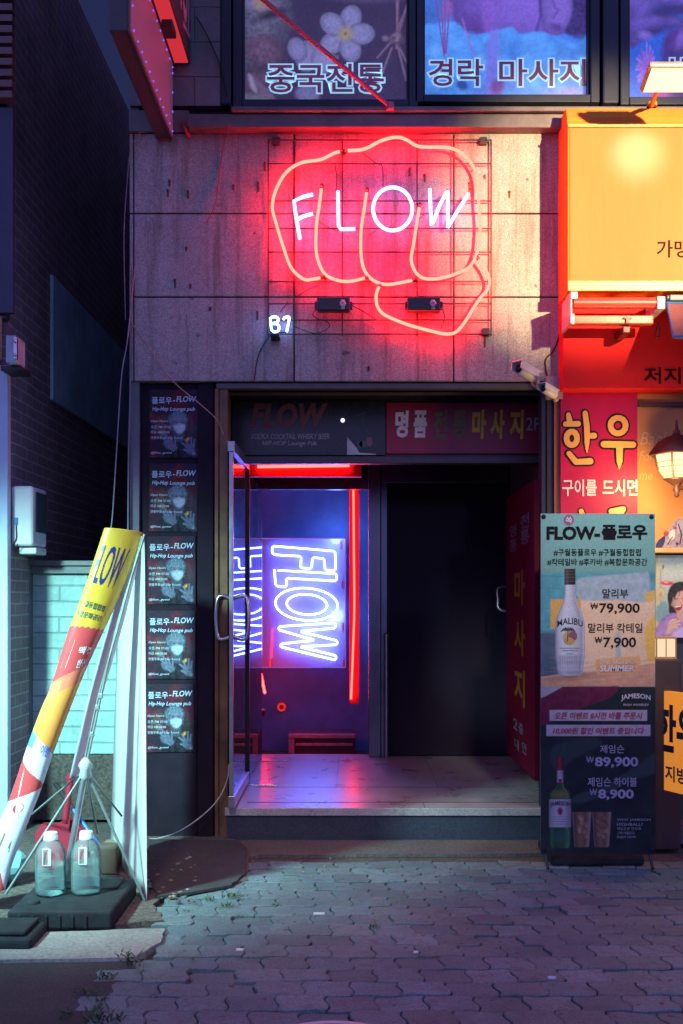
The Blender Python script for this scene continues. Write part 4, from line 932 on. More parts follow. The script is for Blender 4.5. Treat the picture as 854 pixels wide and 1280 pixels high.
wl('Hip-Hop', 3.5, 21.5, 23.5, 28, 0.012, 0.25); wl('Lounge pub', 25.5, 22, 57, 28, 0.012, 0.25)
wl('Open Hours', 2, 38, 23, 41.5, 0.006, 0.2); wl('오픈 PM 07:00', 2, 45, 27, 48.5, 0.006); wl('마감 AM 05:00', 2, 51.5, 25, 55, 0.006); wl('연중무휴 All Year Round', 2, 58.5, 41, 62, 0.006)
wl('@flow_guwol', 2, 77.5, 28, 81, 0.006, 0.2)
part('lettering', mb, tw, prt, normals=False)
for k, lab in enumerate(('second bar poster from the top on the black pillar', 'middle one of the five bar posters, beside the tip of the leaning banner', 'fourth bar poster down the black pillar, edge hidden by the white banner', 'lowest bar poster on the black pillar')):
    n = k + 1; dup(prt, Vector(prt.location) + Vector((-0.0036 * n - (0.004 if n > 1 else 0), 0, -92 * n * (D0 + 0.03) / F + 0.003 * (n == 2))), lab).rotation_euler = (0, R((0.5, -0.35, 0.25, -0.6)[k]), 0)

# =================================================================== LEFT BRICK BUILDING
XS = -2.0
bb = thing('brick_building', 'dark brick building whose side wall runs back along the alley', 'building', (XS, 1, 0))
mb = MB(); mb.box(-6, XS, 0.03, 9.0, -0.03, 5.75); part('wall', mb, BRICK, bb)
mb = MB(); A, B = 0.84, 5.5; mb.bbox(XS - 0.01, XS + 0.02, A, B, 2.70, 3.53, 0.006); part('plaster_band', mb, M('teal_plaster', (0.36, 0.56, 0.66), 0.8, 0, 0.25, 3, 0.5, dirt=0.25), bb)
mb = MB(); mb.box(-6, XS + 0.012, -0.03, 0.028, 3.0, 6.0); mb.bbox(-6, XS + 0.06, -0.06, -0.032, P(0, 395).z, P(0, 140).z, 0.005); part('front_cladding', mb, M('dark_blue_cladding', (0.035, 0.04, 0.085), 0.5), bb)
mb = MB()
for k in range(14):
    z = P(0, 136).z + k * 0.062; mb.slab([(-3.2, -0.06, z), (-3.2, -0.11, z + 0.012), (-3.2, -0.11, z + 0.05), (-3.2, -0.06, z + 0.056)], (3.2 + P(21, 0).x + 0.01, 0, 0))
part('louvre', mb, M('maroon_louvre', (0.16, 0.075, 0.085), 0.5), bb)
mb = MB(); mb.bbox(-6, P(9.5, 0, -0.03).x, -0.03, 0.028, 0.0, P(0, 458).z, 0.006); part('white_shutter', mb, M('pale_blue_shutter', (0.42, 0.54, 0.70), 0.45, 0, 0.1, 5, 0.2), bb)
mb = MB(); mb.bbox(-6, P(3, 0, -0.03).x, -0.09, -0.032, P(0, 452).z, P(0, 398).z, 0.006); part('front_trim', mb, M('shutter_trim', (0.30, 0.36, 0.28), 0.5), bb)
# alley wall of white-painted brick in a dark steel frame
aw = thing('alley_wall', 'white-painted brick wall in a grey frame closing the alley', 'wall', (-1.64, 0.45, 0))
ya_ = 0.46; a = P(41, 0, ya_).x; b = XL - 0.004; z1a, z0a = P(0, 718, ya_).z, P(0, 942, ya_).z
mb = MB(); mb.box(a, b, ya_, ya_ + 0.12, z0a, z1a); part('infill', mb, WBRICK, aw)
frm = M('grey_steel_frame', (0.17, 0.18, 0.18), 0.5, 0.3, 0.25, 8, 0.3, dirt=0.4)
mb = MB(); mb.bbox(a - 0.055, a - 0.001, ya_ - 0.05, ya_ + 0.12, 0.0, z1a + 0.05, 0.004); part('post', mb, frm, aw)
mb = MB(); mb.bbox(a - 0.055, b, ya_ - 0.06, ya_ + 0.12, z1a + 0.052, z1a + 0.085, 0.004); mb.bbox(a + 0.001, b, ya_ - 0.04, ya_ + 0.12, z1a + 0.004, z1a + 0.05, 0.003); part('top_rail', mb, frm, aw)
mb = MB(); mb.box(XS + 0.001, b, ya_ + 0.01, ya_ + 0.12, 0.0, z0a - 0.002); part('footing', mb, DIRT, aw)
# meter cabinet
t = thing('meter_box', 'pale meter cabinet with a dark side vent on the brick corner', 'meter box', (-1.93, 0.15, P(0, 690, 0.07).z))
A, B = P(13, 690, 0.05), P(41, 607, 0.05); xr = B.x
mb = MB(); mb.bbox(A.x, xr, 0.05, 0.32, A.z + 0.035, B.z, 0.02, seg=3); mb.bbox(A.x + 0.03, xr + 0.004, 0.10, 0.30, A.z - 0.01, A.z + 0.033, 0.01); part('body', mb, white, t)
mb = MB(); mb.bbox(xr - 0.002, xr + 0.008, 0.10, 0.29, A.z + 0.12, B.z - 0.03, 0.004); part('side_vent', mb, M('vent_dark', (0.05, 0.06, 0.08), 0.5), t)
mb = MB(); mb.pbox(17.5, 22, 647, 656, 0.042, 0.048, 0, 0.001); part('sticker', mb, M('blue_sticker', (0.04, 0.16, 0.42), 0.5), t)
mb = MB(); mb.tube([P(20, 656, 0.044), P(20.5, 672, 0.042), P(17, 680, 0.042), P(19, 686, 0.044), P(22, 680, 0.044)], 0.003, smooth=4); part('wire', mb, blackr, t)
# small junction box
t = thing('junction_box', 'small blue-grey junction box high on the left building corner', 'junction box', P(18, 455, -0.2))
mb = MB(); A, B = P(7, 453, -0.26), P(20, 419, -0.26); mb.bbox(A.x, B.x, -0.26, -0.10, A.z, B.z, 0.006); part('body', mb, M('blue_grey_box', (0.36, 0.45, 0.55), 0.5), t)
mb = MB(); mb.bbox(B.x - 0.01, B.x + 0.01, -0.275, -0.255, A.z + 0.015, B.z - 0.015, 0.003)
for f in (0.25, 0.75): mb.lathe((B.x, -0.277, A.z + (B.z - A.z) * f), [(0.009, 0), (0.009, 0.008), (0.002, 0.01)], seg=10, axis='Y')
part('hinge', mb, steel, t)
mb = MB(); mb.bbox(A.x - 0.05, B.x + 0.01, -0.2, -0.03, A.z - 0.03, A.z - 0.004, 0.004); part('bracket', mb, blackm, t)

# =================================================================== CABLES ON THE LEFT
def cable(pts, r, m, label, smooth=8):
    b = MB(); b.tube(pts, r, smooth=smooth, seg=6); solo('cable', b, m, label, 'cable', pts[-1])
cable([P(172, 300, -0.05), P(160, 420, -0.05), P(152, 470, -0.05), P(146, 560, -0.05), P(141, 640, -0.05), P(138, 668, -0.05), P(139, 690, 0.1)], 0.004, M('pale_cable', (0.20, 0.22, 0.26), 0.6), 'thin pale cable dropping beside the pillar behind the leaning banner')
cable([P(163, 330, -0.03), P(163, 480, -0.03), P(161, 560, -0.03), P(160, 700, -0.03), P(160, 800, -0.03)], 0.006, M('grey_conduit', (0.13, 0.14, 0.19), 0.5), 'grey conduit running straight down the corner of the main building')
cable([P(186, 160, -0.03), P(173, 168, -0.04), P(163, 190, -0.04), P(158, 240, -0.04), P(155, 300, -0.04), P(157, 400, -0.03)], 0.003, M('grey_conduit'), 'thin cable curling down the corner under the blade sign')
cable([P(163, 402, -0.03), P(180, 425, -0.035), P(205, 462, -0.04), P(222, 482, -0.04), P(250, 505, -0.03), P(272, 526, -0.02), P(280, 545, 0.0)], 0.0032, M('tan_wire', (0.32, 0.22, 0.20), 0.6), 'slack tan wire crossing the concrete down to the entrance jamb')
cable([P(286, 955, -0.02), P(284, 975, -0.03), P(272, 1000, -0.06), P(250, 1022, -0.08), P(222, 1040, -0.10), P(198, 1048, -0.12), P(187, 1048, -0.14)], 0.0035, M('white_wire', (0.5, 0.47, 0.45), 0.6), 'white wire hanging in a loop from the glass door to the banner')
cable([P(245, 20, -0.04), P(262, 50, -0.04), P(276, 85, -0.035), P(284, 120, -0.03)], 0.0035, blackr, 'thin black wire on the tiled wall beside the upper window')
cable([P(287, 155, -0.11), P(278, 190, -0.03), P(270, 250, -0.03), P(258, 280, -0.03)], 0.003, M('red_wire', (0.30, 0.05, 0.07), 0.6), 'thin red wire hanging from the cornice left of the neon')

# =================================================================== BLADE SIGN
t = thing('blade_sign', 'dark projecting sign edged with tiny LEDs at the upper left', 'sign', (-1.08, -0.5, 4.0))
Xf = P(217, 0, -0.02).x; Yn = -1.13; zb0 = P(0, 177).z; zt0 = P(0, 84).z
mb = MB(); mb.bbox(Xf - 0.10, Xf - 0.012, Yn, -0.03, zb0, zt0, 0.005); mb.box(Xf - 0.013, Xf - 0.006, Yn - 0.008, -0.028, zb0 - 0.008, zb0 + 0.012); mb.box(Xf - 0.013, Xf - 0.006, Yn - 0.008, Yn + 0.012, zb0 + 0.013, zt0)
part('housing', mb, M('sign_housing', (0.045, 0.035, 0.045), 0.45), t)
mb = MB(); mb.box(Xf - 0.0115, Xf - 0.001, Yn + 0.014, -0.04, zb0 + 0.014, zt0 - 0.002); part('face_panel', mb, BACKLIT('purple_panel', (0.14, 0.04, 0.10), 0.6, 0.06), t)
leds = MB(); lm = []
def led(y, z, m=0): leds.lathe(Vector((Xf, y, z)), [(0.006, 0), (0.005, 0.004), (0.001, 0.006)], m, 8, M4=Matrix.Rotation(R(90), 4, 'Y'))
for k in range(12): led(Yn + 0.06 + k * 0.092, zb0 + 0.035)
for k in range(12): led(Yn + 0.06 + k * 0.092, zt0 - 0.03)
for k in range(1, 4): led(Yn + 0.03, zb0 + 0.035 + k * 0.1, 1 if k == 2 else 0); led(-0.06, zb0 + 0.035 + k * 0.11)
part('led_border', leds, [E('blue_led', (0.18, 0.14, 1.0), 1.3), E('green_led', (0.1, 1.0, 0.3), 0.8)], t)
mb = MB(); xb0 = Xf + 0.10; mb.bbox(Xf - 0.10, xb0, Yn, -0.03, zt0 + 0.004, 5.6, 0.005); part('upper_box', mb, M('sign_housing'), t)
mb = MB(); mb.box(Xf + 0.012, xb0 - 0.01, Yn + 0.02, -0.06, zt0 - 0.006, zt0 + 0.001); part('light_strip', mb, E('red_underlight', (1.0, 0.05, 0.075), 0.62), t)
mb = MB(); mb.bbox(Xf + 0.02, xb0 - 0.02, -0.50, -0.38, zt0 - 0.05, zt0 - 0.008, 0.006); part('driver_box', mb, blackm, t)
bp = Plane((xb0 + 0.001, -0.03, zt0), (0, -1.1, 0), (0, 0, -1), (1, 0, 0))
mb = MB(); bp2 = Plane((xb0 + 0.001, Yn, zt0), (0, 1.1, 0), (0, 0, -1), (1, 0, 0))
mb.text(bp2, 'Hol', 0.55, -0.62, 0.97, -0.12, 0, 2, 0.02, 0.2); mb.stroke(bp2, [(0.75, -0.08), (0.97, -0.14)], 0.03, 0, 2)
part('lettering', mb, M('pale_script', (0.42, 0.25, 0.33), 0.5), t, normals=False)
mb = MB(); mb.tube([(Xf - 0.05, -0.05, zb0 + 0.02), (Xf - 0.05, 0.0, zb0 + 0.02)], 0.02); mb.tube([(Xf - 0.05, -0.05, zt0), (Xf - 0.05, 0.0, zt0)], 0.02)
mb.tube([P(228, 152, -0.06), P(236, 172, -0.02)], 0.012)
part('wall_bracket', mb, M('red_cable'), t)
mb = MB(); A = Vector((xb0 - 0.01, -0.55, 4.92)); mb.tube([A, P(488, 133, -0.13)], 0.013, seg=10); mb.lathe(P(488, 133, -0.13), [(0.022, -0.02), (0.022, 0.02), (0.01, 0.026)], seg=12)
solo('stay_rod', mb, M('red_lit_rod', (0.42, 0.10, 0.13), 0.4), 'red-lit stay rod slanting from the projecting sign to the cornice', 'rod', P(488, 133, -0.13))  # red light on the metal rod is put into its base colour

# =================================================================== RESTAURANT ON THE RIGHT
rb = thing('restaurant_building', 'orange and red restaurant front on the right', 'building', (2.2, 0, 0))
XRs = P(692, 0).x
orw = M('orange_wall', (0.62, 0.25, 0.07), 0.65, 0, 0.08, 5, 0.2)
mb = MB(); mb.box(XRs, P(703, 0).x, -0.02, 0.018, 0, 2.52); part('corner_strip', mb, M('rust_red_strip', (0.22, 0.06, 0.03), 0.6), rb)
mb = MB(); mb.box(P(707, 0).x, 4.5, 0.0, 0.3, P(0, 690).z, 2.9); mb.box(P(692, 0).x + 0.1, 4.5, 0.3, 6.0, -0.03, 6.6); part('wall', mb, orw, rb)
mb = MB(); mb.bbox(P(797, 0).x, 4.5, -0.02, 0.0, P(0, 509).z, P(0, 503).z, 0.003); part('wall_strip', mb, M('brown_strip', (0.10, 0.04, 0.03), 0.6), rb)
yfa = -0.14; redf = M('red_fascia', (0.62, 0.020, 0.022), 0.8, 0, 0.08, 4, 0.15, 0.06)
A, B = P(704, 486, yfa), P(704, 362, yfa); mb = MB(); mb.bbox(A.x, 4.5, yfa, 0.0, A.z, B.z, 0.005); part('fascia', mb, redf, rb)
fp = FP(yfa - 0.0015)
mb = MB(); mb.text(fp, '저지방 한우', 805, 459, 935, 480, 0, 2, 0.02); part('lettering', mb, M('brown_letter', (0.03, 0.010, 0.010), 0.8, bmp=0, spec=0.05), rb, normals=False)
mb = MB(); mb.box(P(707, 0).x + 0.001, 4.5, 0.05, 0.29, 0.0, P(0, 690).z - 0.002); part('shopfront', mb, M('dark_shopfront', (0.05, 0.05, 0.06), 0.4), rb)
mb = MB(); mb.bbox(P(797, 0).x, 4.5, -0.10, 0.0, P(0, 692).z, P(0, 686).z, 0.004); part('shelf', mb, M('orange_shelf', (0.7, 0.36, 0.12), 0.5), rb)
wq = FP(-0.001)
mb = MB(); mb.text(wq, 'Back', 800, 540, 838, 556, 0, 2, 0.0, 0.3); mb.text(wq, 'For', 799, 564, 818, 576, 0, 2, 0.0, 0.3); mb.text(wq, 'me', 799, 592, 816, 600, 0, 2, 0.0, 0.3); part('lettering', mb, M('pale_orange_letter', (0.78, 0.42, 0.16), 0.6), rb, normals=False)
# lightbox sign
yo = -0.27; t = thing('lightbox_sign', 'big lit orange-yellow lightbox sign above the red fascia', 'sign', P(800, 365, -0.2))
A, B = P(710, 364, yo), P(710, 158, yo)
mb = MB(); n = 4.5
prof = [(yo, A.z), (yo, B.z), (yo + 0.02, B.z + 0.035), (yo + 0.02, B.z + 0.06), (yo + 0.05, B.z + 0.125), (0.0, B.z + 0.13), (0.0, A.z)]
mb.slab([(A.x, y, z) for y, z in prof], (4.3 - A.x, 0, 0)); part('case', mb, M('orange_case', (0.70, 0.18, 0.03), 0.75, 0, 0.08, spec=0.1), t)
m_face, tt_, oo_ = new_mat('lit_orange_face'); p_ = node(tt_, 'ShaderNodeBsdfPrincipled'); MATS['lit_orange_face'] = m_face
p_.inputs['Base Color'].default_value = (0.20, 0.075, 0.03, 1); p_.inputs['Roughness'].default_value = 0.6; p_.inputs['Specular IOR Level'].default_value = 0.15
co_ = node(tt_, 'ShaderNodeTexCoord').outputs['Object']; dust = noise(tt_, co_, 3.0, 7, 0.7, (2.5, 1, 0.4)); spk = noise(tt_, co_, 90, 2, 0.7)
ec = ramp(tt_, dust, [(0.3, (0.80, 0.30, 0.035)), (0.7, (0.96, 0.40, 0.055))]); ec = mixc(tt_, 0.35, ec, ramp(tt_, spk, [(0.3, (0.8, 0.78, 0.7)), (0.6, (1, 1, 1))]), 'MULTIPLY')
tt_.links.new(ec, p_.inputs['Emission Color']); p_.inputs['Emission Strength'].default_value = 0.80
tt_.links.new(p_.outputs[0], oo_.inputs[0])
mb = MB(); mb.box(A.x + 0.012, 2.02, yo - 0.006, yo - 0.001, A.z + 0.055, B.z - 0.01); mb.box(2.023, 4.28, yo - 0.006, yo - 0.001, A.z + 0.055, B.z - 0.01); part('face', mb, m_face, t)
mb = MB(); mb.bbox(A.x - 0.004, 4.3, yo - 0.022, yo - 0.001, A.z - 0.004, A.z + 0.052, 0.004); mb.bbox(A.x - 0.004, 4.3, yo - 0.016, yo - 0.001, B.z - 0.008, B.z + 0.008, 0.003); part('trim', mb, M('yellow_trim', (0.75, 0.42, 0.10), 0.35), t)
lp = FP(yo - 0.0075)
mb = MB(); mb.text(lp, '가맹점문의', 821, 300, 925, 322, 0, 1, 0.012); part('lettering', mb, M('brown_letter'), t, normals=False)
# floodlight on its arm
t = thing('floodlight', 'warm floodlight on an arm lighting the orange lightbox sign', 'lamp', P(820, 130, -0.25))
hd = P(838, 100, -0.72)
R4 = Matrix.Translation(hd) @ Matrix.Rotation(R(-16), 4, 'X')
mb = MB(); mb.bbox(-0.13, 0.15, -0.09, 0.09, 0.0, 0.035, 0.012, M4=R4); mb.bbox(-0.10, 0.12, -0.05, 0.05, 0.034, 0.055, 0.008, M4=R4)
part('head', mb, M('grey_lamp_case', (0.30, 0.27, 0.24), 0.4, 0.4), t)
mb = MB(); mb.bbox(-0.115, 0.135, -0.075, 0.075, -0.006, 0.001, 0.002, M4=R4); part('lamp_glass', mb, E('warm_lamp', (1.0, 0.72, 0.36), 2.2), t)
mb = MB(); mb.tube([hd + Vector((-0.03, 0.08, 0.0)), P(820, 118, -0.50), P(815, 131, -0.24)], 0.013); mb.lathe(P(815, 131, -0.22), [(0.03, -0.01), (0.03, 0.01), (0.012, 0.02)], seg=12)
part('arm', mb, M('orange_arm', (0.55, 0.22, 0.06), 0.4), t)
ll = spot('floodlight_lamp', hd + Vector((-0.02, 0.0, -0.03)), P(798, 190, yo), 60, (0.80, 0.95, 1.0), 44, 1.0, 0.05)
ll.parent = t; ll.location = ll.location - t.location
# awning rollers and blue framed panel
t = thing('awning_roller', 'pair of red awning rollers on brackets along the red fascia', 'awning', P(760, 400, yfa))
mb = MB(); mb.tube([P(716, 379, -0.33), P(822, 379, -0.33)], 0.030, seg=14); part('roller', mb, M('red_roller', (0.55, 0.05, 0.04), 0.4), t)
mb = MB(); A = P(714, 406, -0.30); B = P(816, 395, -0.30); mb.bbox(A.x, B.x, -0.32, -0.27, A.z, B.z, 0.006); part('front_bar', mb, M('orange_red_bar', (0.70, 0.10, 0.05), 0.35), t)
mb = MB(); A = P(710, 408, -0.30); B = P(719, 369, -0.30); mb.bbox(A.x, A.x + 0.012, -0.36, yfa - 0.001, A.z, B.z, 0.004); mb.bbox(A.x, B.x, -0.37, -0.355, A.z + 0.13, B.z, 0.004); mb.bbox(A.x, B.x - 0.01, -0.34, -0.322, A.z, A.z + 0.06, 0.004)
part('bracket', mb, M('pink_metal', (0.62, 0.42, 0.44), 0.35, 0.4), t)
mb = MB()
mb.pbox(783, 787, 398, 404, -0.335, -0.321); mb.pbox(780, 790, 396, 398, -0.335, -0.321); A = P(778, 417, -0.3); B = P(788, 407, -0.3); mb.bbox(A.x, B.x, -0.31, yfa - 0.001, A.z, B.z - 0.003, 0.006)
part('crank', mb, M('dark_red_metal', (0.13, 0.03, 0.03), 0.4, 0.4), t); mb = MB()
mb.tube([P(822, 402, -0.30), P(825, 412, -0.30), P(823, 421, -0.30), P(819, 419, -0.30), P(821, 409, -0.29)], 0.005, smooth=4)
part('crank_hook', mb, M('dark_red_metal', (0.13, 0.03, 0.03), 0.4, 0.4), t)
t = thing('window_awning', 'blue-framed red panel tilted out below the lightbox sign', 'awning', P(850, 425, -0.4))
mb = MB(); a0, a1, a2, a3 = P(834, 379, -0.34), P(980, 379, -0.34), P(980, 421, -0.55), P(842, 421, -0.55)
mb.slab([a0, a1, a2, a3], (0, 0.008, 0.006)); part('panel', mb, M('dim_red_panel', (0.34, 0.10, 0.09), 0.4), t)
mb = MB(); mb.tube([a1, a0, a3, a2], 0.010, seg=8); mb.tube([a0 + Vector((0, 0, 0.03)), a1 + Vector((0, 0, 0.03))], 0.012, seg=8); part('frame', mb, M('blue_frame', (0.05, 0.16, 0.40), 0.4), t)
mb = MB(); mb.pbox(822, 832, 370, 386, -0.37, -0.15, 0, 0.005); part('end_cap', mb, M('pink_white_cap', (0.70, 0.55, 0.60), 0.4), t)
mb = MB(); A = P(836, 376, -0.34); mb.bbox(A.x, A.x + 0.8, -0.36, -0.16, A.z - 0.004, A.z + 0.03, 0.006); part('head_box', mb, M('grey_head_box', (0.12, 0.11, 0.13), 0.4), t)
# red hanging banner
yh = -0.035; hb = FP(yh - 0.001); hb.step = 0.0009
t = thing('hanging_banner', 'glossy red banner with big yellow black-edged characters', 'banner', P(750, 800, yh))
A, B = P(701, 860, yh), P(797, 488, yh)
m_b, tb, ob = new_mat('red_banner_print'); pb = node(tb, 'ShaderNodeBsdfPrincipled'); MATS['red_banner_print'] = m_b
co = node(tb, 'ShaderNodeTexCoord').outputs['Object']; pz = noise(tb, co, 2.2, 3, 0.5)
tb.links.new(ramp(tb, pz, [(0.35, (0.34, 0.004, 0.05)), (0.62, (0.52, 0.008, 0.06)), (0.9, (0.60, 0.05, 0.09))]), pb.inputs['Base Color']); pb.inputs['Roughness'].default_value = 0.42; pb.inputs['Specular IOR Level'].default_value = 0.25
tb.links.new(pb.outputs[0], ob.inputs[0])
mb = MB(); mb.box(A.x, B.x, yh, yh + 0.008, A.z, B.z); part('sheet', mb, m_b, t)
part('rod', MB().tube([P(700, 488, yh), P(799, 488, yh)], 0.012, seg=10), M('dark_red_metal'), t)
yl = M('yellow_letter', (0.72, 0.36, 0.06), 0.4, 0, 0.06, 4, 0); bk = M('black_edge', (0.025, 0.010, 0.012), 0.6, bmp=0, spec=0.15)
mb = MB()
lay = [0.0]
def brush(pl, strokes, w, mi, l0):
    """round-ended strokes; a point may carry its own width factor"""
    l = l0
    for st in strokes:
        st = [(p[0], p[1], p[2] if len(p) > 2 else 1.0) for p in st]
        for (a, b, wa), (c, d, wc) in zip(st, st[1:]):
            L = math.hypot(c - a, d - b) or 1; nx, ny = -(d - b) / L * w / 2, (c - a) / L * w / 2
            ea, ec = wa, wc
            mb.shape(pl, [(a + nx * ea, b + ny * ea), (c + nx * ec, d + ny * ec), (c - nx * ec, d - ny * ec), (a - nx * ea, b - ny * ea)], mi, l); l += 0.06
        for a, b, wa in st: mb.oval(pl, a, b, w * wa / 2, w * wa / 2, mi, l, n=16); l += 0.03
def ringpts(cx, cy, rx, ry): return [(cx + rx * math.cos(k / 14 * 6.2832), cy + ry * math.sin(k / 14 * 6.2832)) for k in range(15)]
def q7(pts): return [(690 + p[0] / 7.53, 480 + p[1] / 7.53) + tuple(p[2:]) for p in pts]
HAN = [q7([(155, 290, 0.8), (165, 340)]), q7([(128, 378, 0.9), (245, 375)]), q7(ringpts(186, 512, 50, 64)), q7([(312, 275, 0.9), (328, 400), (330, 560, 0.85), (328, 645, 0.25)]), q7([(335, 490, 0.9), (395, 487, 1.05)]), q7([(160, 655, 0.9), (225, 735), (360, 728, 1.1)])]
U_ = [q7(ringpts(622, 392, 72, 74)), q7([(490, 568, 1.15), (762, 572, 1.1)]), q7([(636, 600, 1.2), (636, 730, 1.0), (632, 800, 0.2)])]
SO = [q7([(275, 1195, 0.8), (290, 1250), (230, 1330, 0.7)]), q7([(290, 1250), (350, 1320, 0.7)]), q7([(190, 1390), (400, 1385)])]
JU = [q7([(560, 1200), (670, 1178)]), q7([(670, 1178), (600, 1290, 0.8)]), q7([(620, 1230), (690, 1300, 0.8)]), q7([(540, 1340), (720, 1335)])]
for g_ in (HAN, U_, SO, JU): brush(hb, g_, 11.5, 1, 1.0)
for g_ in (HAN, U_, SO, JU): brush(hb, g_, 7.2, 0, 4.5)
mb.text(hb, '구이를', 703, 599, 746, 620, 2, 3, 0.02); mb.text(hb, '드시면', 753, 599, 797, 620, 2, 3, 0.02)
part('lettering', mb, [yl, bk, M('pale_pink_letter', (0.80, 0.55, 0.52), 0.4, bmp=0)], t, normals=False)
# wall lantern
t = thing('wall_lantern', 'lit carriage lantern with dark roof on the orange wall', 'lamp', P(846, 620, -0.22))
c = P(846, 575, -0.24); s = (D0 - 0.24) / F
mb = MB(); mb.lathe(c, [(35 * s, 6 * s), (34 * s, 9 * s), (24 * s, 22 * s), (13 * s, 29 * s), (6 * s, 31 * s), (4.5 * s, 34 * s), (5 * s, 36 * s), (2.2 * s, 39 * s), (1.4 * s, 49 * s), (0.4 * s, 51 * s)], seg=6)
roofm = M('bronze_iron', (0.07, 0.03, 0.022), 0.45, 0.3); part('roof', mb, roofm, t)
mb = MB(); mb.lathe(c, [(15 * s, -24 * s), (22 * s, -14 * s), (25.5 * s, 2 * s), (26 * s, 6 * s)], seg=6); lmat = E('lantern_glass', (1.0, 0.70, 0.27), 2.6); part('glass', mb, lmat, t)
mb = MB()
prof = [(15.4, -24), (22.6, -14), (26.1, 2), (26.6, 6)]
for k in range(6):
    a = 2 * math.pi * k / 6; mb.tube([c + Vector((r * s * math.cos(a), r * s * math.sin(a), z * s)) for r, z in prof], 1.3 * s, seg=6)
for r, z in ((17.6, -20), (20.4, -16), (23.4, -9), (24.8, -3), (15.6, -24)): mb.tube([c + Vector((r * s * math.cos(2 * math.pi * k / 6), r * s * math.sin(2 * math.pi * k / 6), z * s)) for k in range(6)], (0.55 if z > -23 else 1.4) * s, seg=5, closed=True)
part('cage', mb, roofm, t)
mb = MB(); mb.lathe(c, [(0.4 * s, -47 * s), (3.5 * s, -45 * s), (2.4 * s, -41 * s), (5 * s, -38 * s), (3.2 * s, -33 * s), (8 * s, -29 * s), (13 * s, -26 * s), (15.5 * s, -24 * s)], seg=12)
mb.tube([c + Vector((0, 0, -34 * s)), c + Vector((0.10, 0.03, -36 * s)), c + Vector((0.16, 0.14, -31 * s)), c + Vector((0.16, 0.24, -30 * s))], 0.012, smooth=6)
mb.bbox(c.x + 0.12, c.x + 0.20, 0.225, 0.24, c.z - 0.22, c.z - 0.06, 0.006)
part('bracket', mb, roofm, t)
pl = bpy.data.lights.new('lantern_bulb', 'POINT'); pl.energy = 24; pl.color = (1.0, 0.62, 0.25); pl.shadow_soft_size = 0.12
plo = bpy.data.objects.new('lantern_bulb', pl); COL.objects.link(plo); plo.location = P(838, 600, -0.42) - t.location; plo.parent = t
# food picture, poster of the laughing woman, lit cube lamp
t = thing('food_picture', 'small triangular picture of a costumed figure above the shop poster', 'picture', P(850, 686, -0.02))
fq = FP(-0.012); pts = [(819, 684), (822, 676), (832, 668), (838, 660), (845, 650), (856, 645), (900, 640), (900, 686), (850, 685)]
mb = MB(); mb.slab([P(u, v, -0.012) for u, v in pts], (0, 0.011, 0)); part('panel', mb, M('dusky_pattern', (0.30, 0.27, 0.36), 0.4, 0, 0.5, 60, 0), t)
mb = MB(); q = random.Random(5)
mb.blob(fq, [(820, 683), (823, 676), (831, 670), (831, 678), (827, 684)], 0, 1); mb.oval(fq, 833, 667, 3.0, 3.4, 1, 1.5, 0.5); mb.blob(fq, [(836, 671), (838, 664), (843, 663), (844, 670), (840, 675)], 4, 2); mb.oval(fq, 844, 660, 2.2, 1.6, 1, 2.4)
mb.stroke(fq, [(841, 671), (837, 676), (835, 681)], 1.0, 0, 2.6); mb.blob(fq, [(846, 656), (850, 650), (856, 652), (852, 664), (847, 668)], 3, 2.2); mb.stroke(fq, [(848, 655), (852, 668), (850, 680)], 1.4, 0, 3)
for k in range(14): mb.oval(fq, q.uniform(838, 884), q.uniform(664, 682), q.uniform(1.0, 3.2), q.uniform(0.8, 2), q.choice((0, 2, 2, 3, 1)), 3.2 + k * 0.1, q.uniform(0, 3), 10, 0.2)
part('print', mb, [M('navy_print', (0.02, 0.022, 0.09), 0.5), M('red_print', (0.36, 0.03, 0.06), 0.5), M('pink_print', (0.40, 0.20, 0.28), 0.5), M('lilac_grey_print', (0.36, 0.34, 0.46), 0.5), M('mint_white_print', (0.50, 0.60, 0.55), 0.5)], t, normals=False)
t = thing('shop_poster', 'lit shop poster of a laughing person in a lilac top', 'poster', P(850, 797, -0.03))
mb = MB(); A, B = P(820, 797, -0.03), P(920, 694, -0.03); mb.box(A.x, B.x, -0.03, 0.0, A.z, B.z)
part('panel', mb, BACKLIT('poster_ground', (0.48, 0.56, 0.50), 0.28, 0.15), t)
pq = FP(-0.031)
p = Pic(820, 694, 920, 797, 2.0, (0.40, 0.47, 0.43), 4); p.C *= (0.85 + 0.3 * p.nz(18))[..., None]
p.poly([(820, 694), (823, 694), (823, 797), (820, 797)], (0.5, 0.38, 0.16), 0.8, n=0); p.line([(826, 712), (826.5, 797)], 1.8, (0.30, 0.28, 0.24), 0.8); p.oval(829, 709, 1, 2.5, (0.06, 0.06, 0.08), 0.2, 0.6)
p.oval(834, 729, 8.5, 2.6, (0.50, 0.03, 0.07), 0.05, 0.8); p.oval(833, 728, 3, 1.2, (0.6, 0.5, 0.4), 0, 0.8, alpha=0.6); p.oval(826, 742, 6, 8, (0.55, 0.50, 0.32), 0.2, 1.5, (0.4, 3)); p.oval(826, 743, 2.4, 4, (0.42, 0.27, 0.10), 0, 1.2)
p.poly([(820, 760), (832, 752), (836, 770), (822, 778)], (0.16, 0.28, 0.30), 2); p.poly([(836, 758), (840, 742), (848, 758), (846, 772), (838, 770)], (0.030, 0.028, 0.032), 1.0)
p.poly([(835, 752), (836, 738), (843, 729), (856, 727), (872, 730), (884, 744), (884, 770), (864, 772), (842, 766)], (0.028, 0.026, 0.030), 1.0, tex=(0.5, 2))
